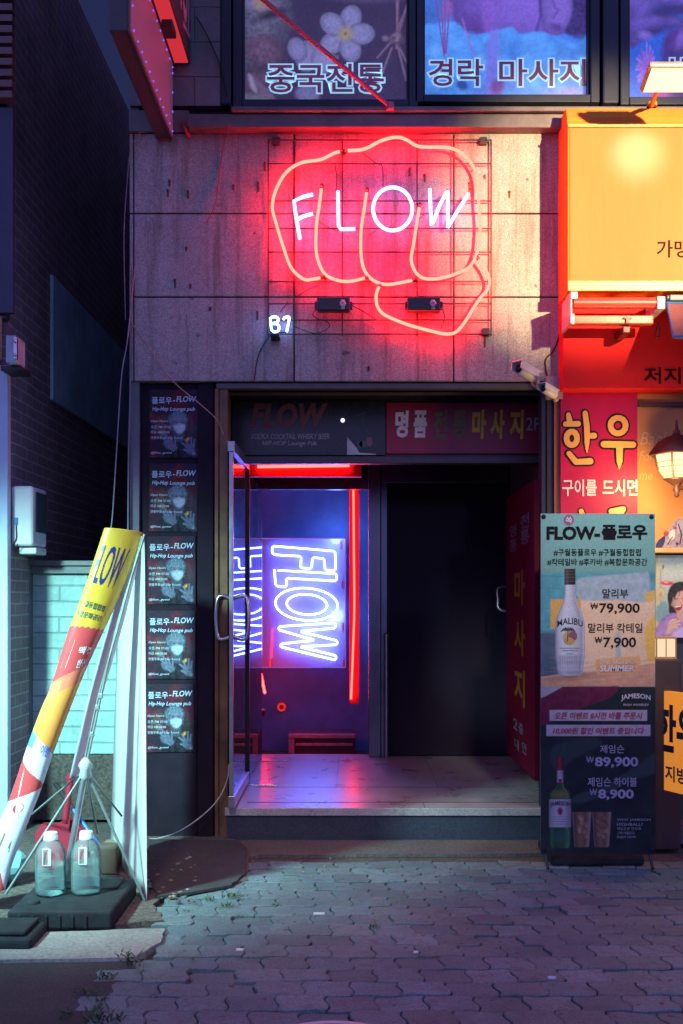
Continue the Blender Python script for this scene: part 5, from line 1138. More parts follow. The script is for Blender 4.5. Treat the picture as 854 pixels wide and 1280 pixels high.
p.poly([(841, 744), (846, 738), (862, 736), (872, 746), (870, 762), (858, 770), (848, 768), (843, 760), (839, 756), (841, 750)], (0.58, 0.36, 0.30), 0.9, (0.35, 4), (0.012, 0, 855, 0))
p.poly([(837, 744), (840, 734), (850, 730), (862, 731), (858, 737), (848, 740), (843, 747)], (0.035, 0.032, 0.036), 0.9, tex=(0.5, 1.6)); p.line([(845, 741), (843, 748)], 1.4, (0.03, 0.028, 0.03), 0.6); p.line([(850, 739), (849, 745)], 1.0, (0.04, 0.03, 0.03), 0.6, 0.7)
p.line([(844, 749), (847.5, 748.4)], 0.9, (0.06, 0.03, 0.03), 0.5); p.line([(853, 748.2), (858, 748.6)], 0.9, (0.06, 0.03, 0.03), 0.5); p.line([(842.5, 750), (840.5, 755), (842.5, 756)], 0.7, (0.36, 0.18, 0.15), 0.6)
p.poly([(843, 758.5), (847, 758), (853, 756.5), (851, 762), (846, 763)], (0.30, 0.04, 0.05), 0.6); p.line([(844.5, 758.8), (851, 757.6)], 1.1, (0.75, 0.70, 0.66), 0.4)
p.poly([(820, 797), (823, 781), (832, 770), (844, 766), (858, 772), (884, 770), (900, 797)], (0.34, 0.20, 0.46), 1.0, (0.35, 5), tex=(0.15, 5)); p.poly([(846, 766), (862, 768), (868, 776), (852, 778)], (0.50, 0.30, 0.26), 1.2)
p.poly([(832, 793), (835, 781), (838, 776), (845, 774), (849, 778), (844, 786), (838, 792)], (0.58, 0.37, 0.31), 0.9, (0.3, 2.5))
for a in (((840, 777), (845, 774)), ((843, 779), (849, 776.5)), ((844, 782), (850, 780.5)), ((842, 785), (847, 784)), ((837, 779), (841, 774.5))): p.line(a, 2.4, (0.58, 0.37, 0.31), 0.6); p.line([(a[0][0], a[0][1] + 1.3), (a[1][0], a[1][1] + 1.3)], 0.5, (0.34, 0.17, 0.13), 0.4, 0.7)
p.poly([(842, 797), (848, 786), (870, 780), (884, 797)], (0.46, 0.36, 0.60), 2.0); p.grain(0.12, 1.2)
p.build('print', pq, 1, m_pic('shop_picture', 0.22), t)
t = thing('table_lamp', 'glowing white box lamp behind the menu banner', 'lamp', P(833, 824, -0.2))
mb = MB(); A, B = P(821, 821, -0.25), P(845, 799, -0.25); mb.bbox(A.x, B.x, -0.25, -0.14, A.z, B.z, 0.004); part('shade', mb, E('paper_lamp', (1.0, 0.72, 0.45), 1.05), t)
mb = MB()
for u in (820.5, 844.5): mb.pbox(u, u + 1.4, 797, 823, -0.255, -0.245)
mb.pbox(820, 846, 796.5, 798.6, -0.256, -0.13); mb.pbox(820, 846, 821.4, 824, -0.256, -0.13); mb.pbox(832.4, 833.6, 799, 821, -0.254, -0.251)
part('frame', mb, M('tan_wood_frame', (0.50, 0.28, 0.12), 0.5), t)
mb = MB(); A = P(818, 862, -0.28); B = P(852, 824, -0.28); mb.bbox(A.x, B.x, -0.28, -0.10, 0.0, B.z, 0.01); part('stand', mb, M('brown_box', (0.06, 0.03, 0.025), 0.6), t)
# orange sign board standing at an angle
t = thing('standing_sign', 'orange standing signboard with navy characters beside the menu banner', 'sign', (1.75, -0.35, 0.0))
pA, pB = P(816, 862, -0.20), P(816, 984, -0.20); u_ = Vector((0.30, -0.62, 0)); nrm = Vector((-0.62, -0.30, 0)).normalized()
mb = MB(); mb.slab([pB, pB + u_ * 1.25, pA + u_ * 1.25, pA], -nrm * 0.03); part('board', mb, BACKLIT('orange_board', (0.72, 0.26, 0.03), 0.75, 0.05), t)
ob_ = Plane(pA + nrm * 0.0008, u_, pB - pA, nrm)
mb = MB(); mb.text(ob_, '한우', 0.03, 0.13, 0.50, 0.62, 0, 2, 0.035); mb.text(ob_, '저지방 숙성 한우', 0.02, 0.74, 0.95, 0.90, 0, 2, 0.025); part('lettering', mb, M('navy_letter', (0.02, 0.02, 0.05), 0.5, bmp=0), t, normals=False)
mb = MB()
for f in (0.03, 1.2): q = pB + u_ * f - nrm * 0.015; mb.tube([(q.x, q.y, 0), (q.x, q.y, q.z + 0.05)], 0.015)
part('leg', mb, blackm, t)
mb = MB(); mb.bbox(1.66, 4.5, -0.16, 0.05, 0.0, 0.10, 0.01); solo('kerb', mb, M('dark_kerb', (0.10, 0.09, 0.11), 0.7), kind='structure')

# =================================================================== MENU BANNER STAND
ym = -0.62; mp = FP(ym - 0.0008)
t = thing('menu_banner', 'tall printed drinks menu banner standing right of the entrance', 'banner', P(748, 1080, ym))
mb = MB(); A, B = P(676, 1068, ym), P(819, 642, ym); mb.box(A.x, B.x, ym, ym + 0.003, A.z, B.z); part('sheet', mb, M('teal_print', (0.13, 0.27, 0.30), 0.4, 0, 0.12, 3, 0), t)
teal = M('teal_print'); mint = M('mint_print', (0.30, 0.56, 0.40), 0.4, 0, 0.1, 5, 0); blue = M('blue_teal_print', (0.10, 0.33, 0.36), 0.4, 0, 0.15, 4, 0); sand = M('sand_print', (0.76, 0.50, 0.30), 0.4, 0, 0.12, 6, 0)
pale = M('pale_grey_print', (0.40, 0.41, 0.43), 0.4, 0, 0.1, 8, 0); orp = M('orange_print', (0.72, 0.38, 0.08), 0.4, 0, 0.1, 6, 0); wood = M('wood_print', (0.68, 0.34, 0.20), 0.4, 0, 0.15, 12, 0); greyb = M('slate_print', (0.09, 0.12, 0.16), 0.4, 0, 0.2, 4, 0)
gblk = M('green_black_print', (0.022, 0.027, 0.030), 0.4, 0, 0.2, 4, 0); maro = M('maroon_print', (0.13, 0.018, 0.045), 0.4, 0, 0.2, 5, 0); gcurve = M('green_curve_print', (0.035, 0.055, 0.055), 0.4, 0, 0.2, 4, 0); strip = M('strip_print', (0.48, 0.40, 0.44), 0.4, bmp=0)
def across(p, cx, prof, stops, soft=0.5, alpha=1.0):
    """a bottle or glass seen from the front: ink runs through the stops from its left to its right edge"""
    vs_ = [v for r_, v in prof]; rs_ = [r_ for r_, v in prof]
    rad = np.interp(p.V, vs_, rs_); x = (p.U - cx) / np.maximum(rad, 0.1)
    d = p.dist([(cx - r_, v) for r_, v in prof] + [(cx + r_, v) for r_, v in reversed(prof)])
    m = np.clip(0.5 - d / (2 * soft), 0, 1) * alpha
    c = np.stack([np.interp(x, [q_[0] for q_ in stops], [q_[1][n_] for q_ in stops]) for n_ in range(3)], -1)
    p.C = p.C * (1 - m[..., None]) + c * m[..., None]
def sq(p, a, b, c, d, col, soft=0.5, **kw): p.poly([(a, b), (c, b), (c, d), (a, d)], col, soft, n=0, **kw)
p = Pic(676, 642, 819, 1068, 1.9, (0.22, 0.43, 0.36), 6)
p.C *= np.clip(1.12 - 0.0045 * (p.V - 642), 0.75, 1.2)[..., None]
sq(p, 670, 716, 825, 800, (0.095, 0.30, 0.33), 3, tex=(0.15, 10)); sq(p, 670, 790, 740, 860, (0.085, 0.115, 0.155), 3, tex=(0.2, 9))
for v in (720, 735, 760, 776): p.line([(676, v), (722, v + 1)], 0.7, (0.05, 0.14, 0.18), 0.6, 0.5)
sq(p, 724, 742, 819, 840, (0.72, 0.46, 0.29), 1.0, tex=(0.06, 14)); p.poly([(720, 728), (730, 722), (762, 719), (800, 716), (811, 717), (812, 742), (806, 753), (770, 750), (726, 750)], (0.33, 0.38, 0.41), 1.2, n=3, tex=(0.12, 5))
sq(p, 688, 749, 726, 786, (0.62, 0.33, 0.09), 0.8, tex=(0.08, 6)); p.poly([(809, 780), (819, 770), (822, 800), (819, 832), (813, 836), (808, 815), (806, 795)], (0.74, 0.42, 0.08), 1.0, n=3); p.poly([(806, 743), (819, 738), (820, 748), (810, 753)], (0.68, 0.40, 0.10), 0.8, n=3)
sq(p, 770, 790, 776, 824, (0.24, 0.36, 0.40), 1.2, alpha=0.7)
p.poly([(676, 862), (819, 862), (819, 828), (770, 834), (676, 847)], (0.60, 0.30, 0.18), 0.9, n=0, tex=(0.12, 7))
for v in (832, 838, 846, 852): p.line([(676, v + 9), (819, v - 8)], 0.8, (0.42, 0.19, 0.11), 0.6, 0.5)
p.line([(676, 847), (819, 828)], 1.6, (0.76, 0.46, 0.30), 0.8); p.oval(713, 846, 24, 3.4, (0.22, 0.11, 0.08), -0.08, 3, alpha=0.7)
sq(p, 670, 858.5, 825, 1080, (0.020, 0.026, 0.029), 0.4, tex=(0.25, 12)); p.poly([(670, 900), (670, 876), (700, 860), (760, 858), (774, 859), (762, 872), (736, 882), (706, 893), (688, 902), (676, 908)], (0.125, 0.016, 0.045), 1.0, n=3, tex=(0.2, 5)); p.poly([(674, 874), (674, 858), (704, 858), (690, 866)], (0.34, 0.33, 0.34), 0.6, n=0)
p.poly([(690, 936), (712, 926), (740, 922), (752, 930), (722, 946), (694, 962)], (0.034, 0.052, 0.052), 2, n=4); p.poly([(716, 996), (760, 980), (800, 954), (824, 940), (824, 964), (792, 974), (760, 992), (724, 1004)], (0.038, 0.060, 0.058), 2, n=4)
sq(p, 687, 887.5, 809, 901, (0.46, 0.39, 0.43), 0.5, tex=(0.06, 8)); sq(p, 683, 906, 813, 920, (0.46, 0.39, 0.43), 0.5, tex=(0.06, 8))
p.poly([(745, 824), (800, 820), (800, 829), (792, 842), (748, 843), (744, 834)], (0.68, 0.34, 0.13), 0.8, n=0); p.poly([(748, 832), (795, 828.5), (792, 840), (750, 842)], (0.60, 0.24, 0.16), 0.6, n=0)
# frosted white bottle
WB = [(-1, (0.20, 0.19, 0.24)), (-0.8, (0.42, 0.41, 0.46)), (-0.45, (0.56, 0.54, 0.58)), (0.1, (0.50, 0.48, 0.53)), (0.55, (0.40, 0.38, 0.44)), (0.8, (0.28, 0.26, 0.33)), (0.9, (0.48, 0.46, 0.52)), (1, (0.22, 0.21, 0.27))]
across(p, 712.5, [(6.4, 728), (6.7, 742), (8.4, 752), (12, 761), (15.4, 768), (18.0, 777), (18.5, 790), (18.4, 820), (17, 830), (15.6, 842), (12, 844.5)], WB)
for v, w_, c_ in ((822, 30, (0.26, 0.25, 0.31)), (828, 30, (0.18, 0.17, 0.22)), (835, 28, (0.34, 0.33, 0.40)), (841, 26, (0.16, 0.15, 0.19))): p.oval(712.5, v, w_ / 2, 2.4, c_, 0, 2.2, alpha=0.65)
for k_ in range(9): p.line([(700 + k_ * 3, 820), (700.5 + k_ * 3, 836)], 0.7, (0.13, 0.12, 0.16), 0.6, 0.45)
across(p, 712.5, [(6.8, 711), (6.8, 731)], [(-1, (0.02, 0.015, 0.02)), (-0.5, (0.10, 0.07, 0.07)), (-0.2, (0.045, 0.032, 0.036)), (0.6, (0.03, 0.02, 0.026)), (1, (0.012, 0.01, 0.012))])
for v in (714, 718, 722, 726.5): p.line([(706, v), (719, v)], 0.7, (0.17, 0.11, 0.09), 0.4, 0.8)
# green whisky bottle and two iced glasses
across(p, 700.2, [(3.6, 962), (4.0, 976), (6.0, 984), (10.5, 989), (13.4, 995), (14, 1002), (14, 1055), (12.4, 1060)], [(-1, (0.01, 0.022, 0.016)), (-0.75, (0.05, 0.11, 0.06)), (-0.5, (0.02, 0.055, 0.03)), (0.3, (0.035, 0.075, 0.035)), (0.75, (0.09, 0.15, 0.09)), (1, (0.01, 0.02, 0.015))])
p.oval(700, 993, 9, 5, (0.17, 0.17, 0.055), 0, 3, alpha=0.8); p.oval(700, 1047, 11, 6, (0.025, 0.09, 0.075), 0, 3, alpha=0.7)
across(p, 700.2, [(3.4, 947), (4.4, 951), (4.4, 963)], [(-1, (0.10, 0.008, 0.02)), (-0.3, (0.28, 0.03, 0.05)), (1, (0.08, 0.006, 0.016))]); across(p, 700.2, [(4, 963), (4, 978)], [(-1, (0.2, 0.18, 0.22)), (-0.2, (0.42, 0.38, 0.43)), (1, (0.18, 0.16, 0.20))]); p.oval(700.2, 976, 2.4, 2.4, (0.28, 0.03, 0.05), 0, 0.6)
across(p, 700.2, [(13.8, 999), (13.8, 1034)], [(-1, (0.20, 0.18, 0.22)), (-0.4, (0.40, 0.36, 0.42)), (0.4, (0.36, 0.33, 0.39)), (1, (0.17, 0.15, 0.19))]); p.oval(700.2, 1014, 3.2, 4.6, (0.20, 0.03, 0.05), 0, 0.7)
for v in (1021, 1024, 1027, 1030): p.line([(690, v), (710, v)], 0.6, (0.10, 0.08, 0.12), 0.5, 0.7)
for cx in (727.5, 752.5):
    across(p, cx, [(12.2, 1015), (9.4, 1056), (8.4, 1059)], [(-1, (0.26, 0.17, 0.15)), (-0.85, (0.09, 0.05, 0.045)), (-0.2, (0.23, 0.115, 0.07)), (0.4, (0.15, 0.075, 0.05)), (0.85, (0.30, 0.20, 0.17)), (1, (0.10, 0.06, 0.06))])
    for k_ in range(16):
        q = random.Random(k_ + int(cx)); p.poly([(cx + q.uniform(-9, 9) + a_, q.uniform(1018, 1046) + b_) for a_, b_ in ((0, 0), (4, 1), (5, 5), (1, 5))] if False else [(lambda u_, v_: (u_, v_))(cx + ox + a_, oy + b_) for ox, oy in ((q.uniform(-8, 4), q.uniform(1018, 1044)),) for a_, b_ in ((0, 0), (4, 1), (5, 5), (1, 4.4))], q.choice(((0.36, 0.24, 0.19), (0.12, 0.055, 0.04), (0.28, 0.16, 0.11), (0.42, 0.32, 0.27))), 0.9, n=0, alpha=0.6)
p.grain(0.10, 1.4)
p.build('print', mp, 4, m_pic('printed_picture', 0), t)
# emblem and brand lettering on the printed bottles
mb = MB()
mb.oval(mp, 712.5, 797, 9, 8.5, 1, 7); mb.oval(mp, 716, 795, 5.5, 6, 2, 7.3); mb.oval(mp, 711, 801, 6, 4.5, 3, 7.5); mb.stroke(mp, [(709, 802), (709.6, 795), (710, 789)], 1.1, 0, 8)
for a in range(7): an = 3.3 + a * 0.47; mb.stroke(mp, [(710, 788), (710 + 6.5 * math.cos(an), 788 + 4.2 * math.sin(an)), (710 + 9 * math.cos(an), 790 + 4.2 * math.sin(an))], 1.3, 0, 8 + 0.1 * a)
for a, b, v, w_ in ((700, 724, 810, 0.8), (703, 722, 813, 0.8), (708, 717, 817, 0.7)): mb.stroke(mp, [(a, v), (b, v)], w_, 4, 8)
part('emblem', mb, [M('brown_black_print', (0.035, 0.025, 0.03), 0.5, bmp=0), M('yellow_fruit_print', (0.52, 0.34, 0.09), 0.5, bmp=0), M('plum_print', (0.20, 0.06, 0.10), 0.5, bmp=0), M('amber_print', (0.48, 0.26, 0.06), 0.5, bmp=0), M('grey_shade_print', (0.24, 0.23, 0.29), 0.5, bmp=0)], t, normals=False)
mb = MB(); mb.text(mp, 'MALIBU', 696.5, 773, 728.5, 781, 0, 8, 0.015, warp=lambda u, v: (u, v + ((u - 712.5) / 16) ** 2 * 4.0 - 1))
part('bottle_lettering', mb, M('brown_black_print'), t, normals=False)
mb = MB(); mb.text(mp, 'JAMESON', 687.6, 1001, 713, 1008, 0, 8, 0.02, warp=lambda u, v: (u, v + ((u - 700) / 13) ** 2 * 1.6))
part('bottle_lettering', mb, M('dark_label_print', (0.06, 0.04, 0.07), 0.5, bmp=0), t, normals=False)
LM_ = [BLK, M('lilac_print', (0.36, 0.34, 0.44), 0.5, bmp=0), M('crimson_print', (0.36, 0.02, 0.05), 0.5, bmp=0), M('cream_print', (0.58, 0.50, 0.46), 0.5, bmp=0), M('badge_print', (0.30, 0.06, 0.14), 0.5, bmp=0), WHT]
mb = MB(); DK, LT, RD, CR = 0, 1, 2, 3
mb.oval(mp, 711, 650, 6.4, 6.4, 4, 7); mb.text(mp, '쏙', 707, 646, 715, 654, 5, 8, 0.01)
mb.text(mp, 'FLOW-', 683, 658, 750, 675, DK, 8, 0.045); mb.text(mp, '플로우', 752, 656, 809, 675, DK, 8, 0.04)
part('title', mb, LM_, t, normals=False); mb = MB()
mb.text(mp, '#구월동플로우 #구월동힙합펍', 692, 686, 801, 695, DK, 8, 0.012); mb.text(mp, '#칵테일바 #후카바 #복합문화공간', 684, 698, 809, 707, DK, 8, 0.012)
part('hashtags', mb, LM_, t, normals=False); mb = MB()
mb.text(mp, '말리부', 753, 736, 785, 748, DK, 8, 0.01)
mb.text(mp, '₩', 738, 753.5, 747.5, 761.5, DK, 8, 0.0); mb.text(mp, '79,900', 749, 754, 799.5, 768, DK, 8, 0.02)
mb.text(mp, '말리부 칵테일', 735, 779, 803, 791, DK, 8, 0.01)
mb.text(mp, '₩', 743.5, 796, 752.5, 804, DK, 8, 0.0); mb.text(mp, '7,900', 754, 796.5, 795, 811, DK, 8, 0.02)
part('price', mb, LM_, t, normals=False); mb = MB()
mb.text(mp, 'THE TASTE OF', 749, 824.5, 796, 830, CR, 8, 0.01, 0.1); mb.text(mp, 'SUMMER', 749, 831.5, 793, 839.5, CR, 8, 0.04, 0.12)
part('slogan', mb, LM_, t, normals=False); mb = MB()
arc = lambda u, v: (u, v + ((u - 794) / 19) ** 2 * 2.6 - 1.4)
mb.text(mp, 'JAMESON', 776, 868, 813, 876, CR, 8, 0.03, warp=arc); mb.text(mp, 'IRISH WHISKEY', 779, 879.5, 811, 882.3, CR, 8, 0.01)
part('brand_lettering', mb, LM_, t, normals=False); mb = MB()
mb.text(mp, '오픈 이벤트 8시전 바틀 주문시', 693, 890, 803, 899, RD, 8, 0.02, 0.2); mb.text(mp, '10,000원 할인 이벤트 중입니다', 691, 909, 805, 918, RD, 8, 0.02, 0.2)
part('event_lettering', mb, LM_, t, normals=False); mb = MB()
mb.text(mp, '제임슨', 750, 931, 780, 941.5, LT, 8, 0.01); mb.text(mp, '₩', 733, 945.5, 742, 953, LT, 8, 0.0); mb.text(mp, '89,900', 743.5, 946, 797.5, 960, LT, 8, 0.03)
mb.text(mp, '제임슨 하이볼', 734.5, 971.5, 796, 983, LT, 8, 0.01); mb.text(mp, '₩', 737, 986, 746, 993.5, LT, 8, 0.0); mb.text(mp, '8,900', 747.5, 986.5, 792, 1000, LT, 8, 0.03)
part('price', mb, LM_, t, normals=False); mb = MB()
for k, s_ in enumerate(('WHY JAMESON', 'HIGHBALL?', '제임슨은 탄산과', '그저 어울린다', 'ENJOY NOW')): mb.text(mp, s_, 771, 1023 + k * 5.4, 771 + (42, 32, 30, 22, 24)[k], 1026.6 + k * 5.4, LT, 8, 0.004)
part('fine_print', mb, LM_, t, normals=False)
mb = MB()
for u, v in ((679.5, 646), (814.5, 646), (680, 1062), (815, 1062)): mb.lathe(P(u, v, ym - 0.004), [(0.011, 0), (0.012, 0.004), (0.006, 0.009), (0.001, 0.010)], seg=12, axis='Y')
part('corner_clip', mb, blackr, t)
mb = MB(); c0 = P(747, 860, ym + 0.05)
for u, v in ((679.5, 646), (814.5, 646)): mb.tube([P(u, v, ym + 0.004), c0], 0.006)
for u in (682, 812): mb.tube([c0, P(u, 1066, ym + 0.01), Vector((P(u, 0, ym).x, ym - 0.06, 0.008))], 0.008)
mb.tube([c0, (c0.x, ym + 0.42, 0.008)], 0.009); mb.bbox(c0.x - 0.04, c0.x + 0.04, ym + 0.03, ym + 0.08, c0.z - 0.06, c0.z + 0.06, 0.01)
part('frame', mb, blackm, t)
mb = MB(); mb.bbox(P(690, 0, ym).x, P(808, 0, ym).x, ym + 0.02, ym + 0.40, 0.0, 0.05, 0.015); part('base_weight', mb, blackr, t)

# =================================================================== LEANING BANNER STAND AT LEFT
bs_ = thing('banner_stand', 'leaning light-coloured A-frame banner stand with a curled yellow and red print', 'banner', (-1.25, -1.25, 0.0))
Lp = [(131, 661), (105, 740), (85, 793), (65, 856), (52, 887), (37, 927), (15, 992), (0, 1027), (-22, 1078), (-38, 1116)]
Rp = [(180, 667), (146, 752), (125, 798), (105, 842), (89, 882), (67, 940), (50, 990), (32, 1035), (15, 1080), (6, 1112)]
class Curl:                                     # curled vinyl strip: u across 0..1, v down 0..1
    def __init__(s):
        s.L = catmull([P(u, v, -1.16 - 0.12 * k / 9) for k, (u, v) in enumerate(Lp)], 8); s.R = catmull([P(u, v, -1.10 - 0.24 * k / 9) for k, (u, v) in enumerate(Rp)], 8)
    def at(s, u, v, l=0):
        n = len(s.L) - 1; f = max(0, min(n - 1e-6, v * n)); i = int(f); q = f - i
        a = s.L[i].lerp(s.L[i + 1], q); b = s.R[i].lerp(s.R[i + 1], q)
        d = 0.055 * math.sin(math.pi * min(1, max(0, u))) ** 0.75 if 0 < u < 1 else 0
        p = a.lerp(b, 0.5 - 0.5 * math.cos(math.pi * u) if 0 <= u <= 1 else u)
        return p + Vector((0.10, -1, 0.12)).normalized() * (d + l * 0.0009)
cu = Curl()
vy = mat_vinyl('yellow_vinyl', (0.86, 0.54, 0.06)); vr = mat_vinyl('red_vinyl', (0.70, 0.085, 0.085)); vo = mat_vinyl('orange_vinyl', (0.90, 0.36, 0.08)); vw = mat_vinyl('white_vinyl', (0.80, 0.78, 0.80)); vb = mat_vinyl('blue_vinyl', (0.16, 0.30, 0.62)); vs_ = mat_vinyl('salmon_vinyl', (0.84, 0.24, 0.13))
NU, NV = 60, 420; mb = MB(); q = random.Random(2)
def zone(u, v):
    saw = 0.006 * abs(((u * 9) % 1) * 2 - 1) + 0.008 * u
    if v < 0.205 - saw: return 0
    if v < 0.335 - 0.03 * u: return 1
    if v < 0.40 - 0.04 * u: return 5
    if v < 0.515 + 0.05 * u: return 2
    if v < 0.585 + 0.06 * u: return 4 if (u < 0.35 and v < 0.565) else 3
    if v < 0.70 - 0.05 * u: return 1
    if v > 0.905 - 0.02 * math.cos(u * 3) and u < 0.75 + (v - 0.93) * 3: return 1
    return 3
vs = [cu.at(i / NU, j / NV) for j in range(NV + 1) for i in range(NU + 1)]
for v_ in vs: mb.v.append(v_)
for j in range(NV):
    for i in range(NU):
        mb.f.append([j * (NU + 1) + i, j * (NU + 1) + i + 1, (j + 1) * (NU + 1) + i + 1, (j + 1) * (NU + 1) + i]); mb.m.append(zone((i + 0.5) / NU, (j + 0.5) / NV)); mb.sm.append(True)
pbn = part('printed_banner', mb, [vy, vr, vo, vw, vb, vs_], bs_, 'curled strip printed yellow, red, orange and white', normals=False)
sd = pbn.modifiers.new('thickness', 'SOLIDIFY'); sd.thickness = 0.0016; sd.offset = -1
mb = MB(); nv_ = 0
mb.text(cu, 'FLOW', 0.20, 0.036, 0.76, 0.094, 0, 3, 0.012)
mb.text(cu, '구월동힙합펍', 0.22, 0.128, 0.72, 0.144, 1, 3, 0.03); mb.text(cu, '복합문화공간', 0.18, 0.155, 0.74, 0.173, 1, 3, 0.03)
mb.text(cu, '맥주', 0.55, 0.25, 0.86, 0.272, 3, 3, 0.02); mb.text(cu, '한잔', 0.62, 0.285, 0.86, 0.31, 3, 3, 0.02)
for k, ch in enumerate('칵테일바'): mb.text(cu, ch, 0.30 - 0.004 * k, 0.335 + k * 0.024, 0.44 - 0.004 * k, 0.354 + k * 0.024, 2, 3, 0.03)
mb.rect(cu, 0.20, 0.44, 0.36, 0.482, 4, 2); mb.rect(cu, 0.28, 0.235, 0.40, 0.30, 3, 2); mb.rect(cu, 0.16, 0.262, 0.30, 0.285, 5, 2)
mb.text(cu, '이벤트', 0.56, 0.545, 0.92, 0.572, 5, 3, 0.03)
mb.oval(cu, 0.5, 0.665, 0.30, 0.034, 6, 2, 0.2); mb.oval(cu, 0.42, 0.765, 0.20, 0.038, 4, 2, -0.1, wob=0.1); mb.oval(cu, 0.52, 0.715, 0.13, 0.018, 4, 2.4); mb.stroke(cu, [(0.46, 0.80), (0.46, 0.845)], 0.05, 7, 2.4); mb.oval(cu, 0.25, 0.85, 0.12, 0.014, 4, 2); mb.oval(cu, 0.75, 0.83, 0.10, 0.02, 7, 2); mb.oval(cu, 0.7, 0.90, 0.12, 0.014, 4, 2)
for k in range(4): mb.text(cu, '할인 판매', 0.1, 0.925 + 0.018 * k, 0.55, 0.936 + 0.018 * k, 6, 3, 0.02)
part('lettering', mb, [M('navy_ink', (0.015, 0.03, 0.16), 0.4, bmp=0), M('green_ink', (0.02, 0.09, 0.05), 0.4, bmp=0), M('yellow_ink', (0.75, 0.55, 0.05), 0.4, bmp=0), M('pale_ink', (0.72, 0.62, 0.60), 0.4, bmp=0), M('dark_red_ink', (0.36, 0.03, 0.05), 0.4, bmp=0), M('blue_ink', (0.10, 0.16, 0.5), 0.4, bmp=0), M('white_ink', (0.78, 0.76, 0.78), 0.4, bmp=0), M('brown_ink', (0.20, 0.13, 0.10), 0.4, bmp=0)], pbn, normals=False)
vback = mat_vinyl('banner_back_vinyl', (0.78, 0.78, 0.78))
mb = MB(); yb_ = -1.02
L2 = catmull([P(u, v, yb_) for u, v in ((150, 700), (140, 760), (124, 820), (108, 880), (98, 925), (87, 973))], 6); R2 = catmull([P(u, v, yb_ - 0.07) for u, v in ((180, 672), (163, 745), (147, 805), (128, 870), (117, 915), (103, 966))], 6)
n = len(L2); mb.v += [a.lerp(b, s) + Vector((0, -0.025 * math.sin(math.pi * s), 0)) for a, b in zip(L2, R2) for s in (0, 0.25, 0.5, 0.75, 1)]
for j in range(n - 1):
    for i in range(4): mb.f.append([j * 5 + i, j * 5 + i + 1, j * 5 + 6 + i, j * 5 + 5 + i]); mb.m.append(0); mb.sm.append(True)
o = part('banner_fold', mb, vback, bs_, 'white folded back of the curled strip'); o.modifiers.new('thickness', 'SOLIDIFY').thickness = 0.0015
mb = MB(); c4 = [P(181, 668, -1.2), P(150, 700, -0.5), P(138, 1066, -0.5), P(184, 1126, -1.2)]
for j in range(25):
    for i in range(9):
        a = c4[0].lerp(c4[1], i / 8); b = c4[3].lerp(c4[2], i / 8); p = a.lerp(b, j / 24)
        mb.v.append(p + Vector((0.003 * math.sin(j * 0.3 + i * 0.4) * math.sin(math.pi * i / 8), 0, 0)))
for j in range(24):
    for i in range(8): mb.f.append([j * 9 + i, j * 9 + i + 1, j * 9 + 10 + i, j * 9 + 9 + i]); mb.m.append(0); mb.sm.append(True)
o = part('blank_banner', mb, vback, bs_, 'upright banner seen from its blank white back'); o.modifiers.new('thickness', 'SOLIDIFY').thickness = 0.0015
alu = M('aluminium', (0.50, 0.52, 0.52), 0.35, 0.9, 0.1)
hub = P(107, 962, -1.22)
mb = MB()
mb.tube([P(181, 668, -1.2), P(150, 770, -1.21), P(128, 862, -1.215), hub], 0.006, smooth=4); mb.tube([P(178, 670, -1.2), P(146, 790, -1.215), P(122, 875, -1.215), hub + Vector((-0.012, 0, 0))], 0.0045, smooth=4)
for u, v in ((126, 870), (122, 884), (115, 918)): mb.bbox(*[x for c_ in zip(P(u, v, -1.215) - Vector((0.01, 0.01, 0.012)), P(u, v, -1.215) + Vector((0.01, 0.01, 0.012))) for x in c_], 0.003)
part('pole', mb, M('grey_green_rod', (0.22, 0.28, 0.26), 0.4, 0.3), bs_)
part('hub', MB().lathe(hub, [(0.014, -0.05), (0.030, -0.03), (0.024, 0.0), (0.034, 0.02), (0.018, 0.045), (0.008, 0.055)], seg=10), M('pale_green_plastic', (0.42, 0.50, 0.44), 0.5), bs_)
for k, (a, r) in enumerate(((P(7, 1118, -1.36), 0.006), (P(40, 1018, -0.75), 0.005), (P(181, 1126, -1.2), 0.006), (P(122, 1042, -0.9), 0.005), (P(152, 1020, -0.8), 0.005))):
    part('leg', MB().tube([hub, a], r), M('grey_green_rod'), bs_)
part('leg', MB().tube([hub, P(82, 1100, -1.25)], 0.014, seg=12), alu, bs_, 'thick aluminium leg')
# water weight the stand is pinned to
zt_ = 0.085
t = thing('base_weight', 'black plastic base block under the leaning banner stand', 'base', (-1.24, -1.35, 0.0))
A = P(8, 0, -1.60).x; B = P(140, 0, -1.60).x
mb = MB(); mb.bbox(A, B, -1.60, -1.12, 0.0, zt_, 0.016, seg=3); part('body', mb, blackr, t)
mb = MB(); mb.bbox(A + 0.05, B - 0.05, -1.30, -1.14, zt_, zt_ + 0.012, 0.006); [mb.bbox(A + 0.05 + k * 0.055, A + 0.062 + k * 0.055, -1.606, -1.598, 0.012, zt_ - 0.02, 0.002) for k in range(6)]; mb.lathe((A + 0.08, -1.5, zt_ - 0.004), [(0.028, 0), (0.028, 0.012), (0.02, 0.018), (0.001, 0.018)], seg=14); part('cap', mb, blackr, t)
mb = MB(); A = G(-30, 1188).x; B = P(40, 0, -1.84).x; mb.bbox(A, B, -1.85, -1.63, 0.0, 0.055, 0.02, seg=3); mb.bbox(A, B - 0.03, -1.83, -1.65, 0.055, 0.075, 0.008)
solo('rubber_block', mb, blackr, 'low black rubber block in front of the banner base', 'block', (A, -1.74, 0))
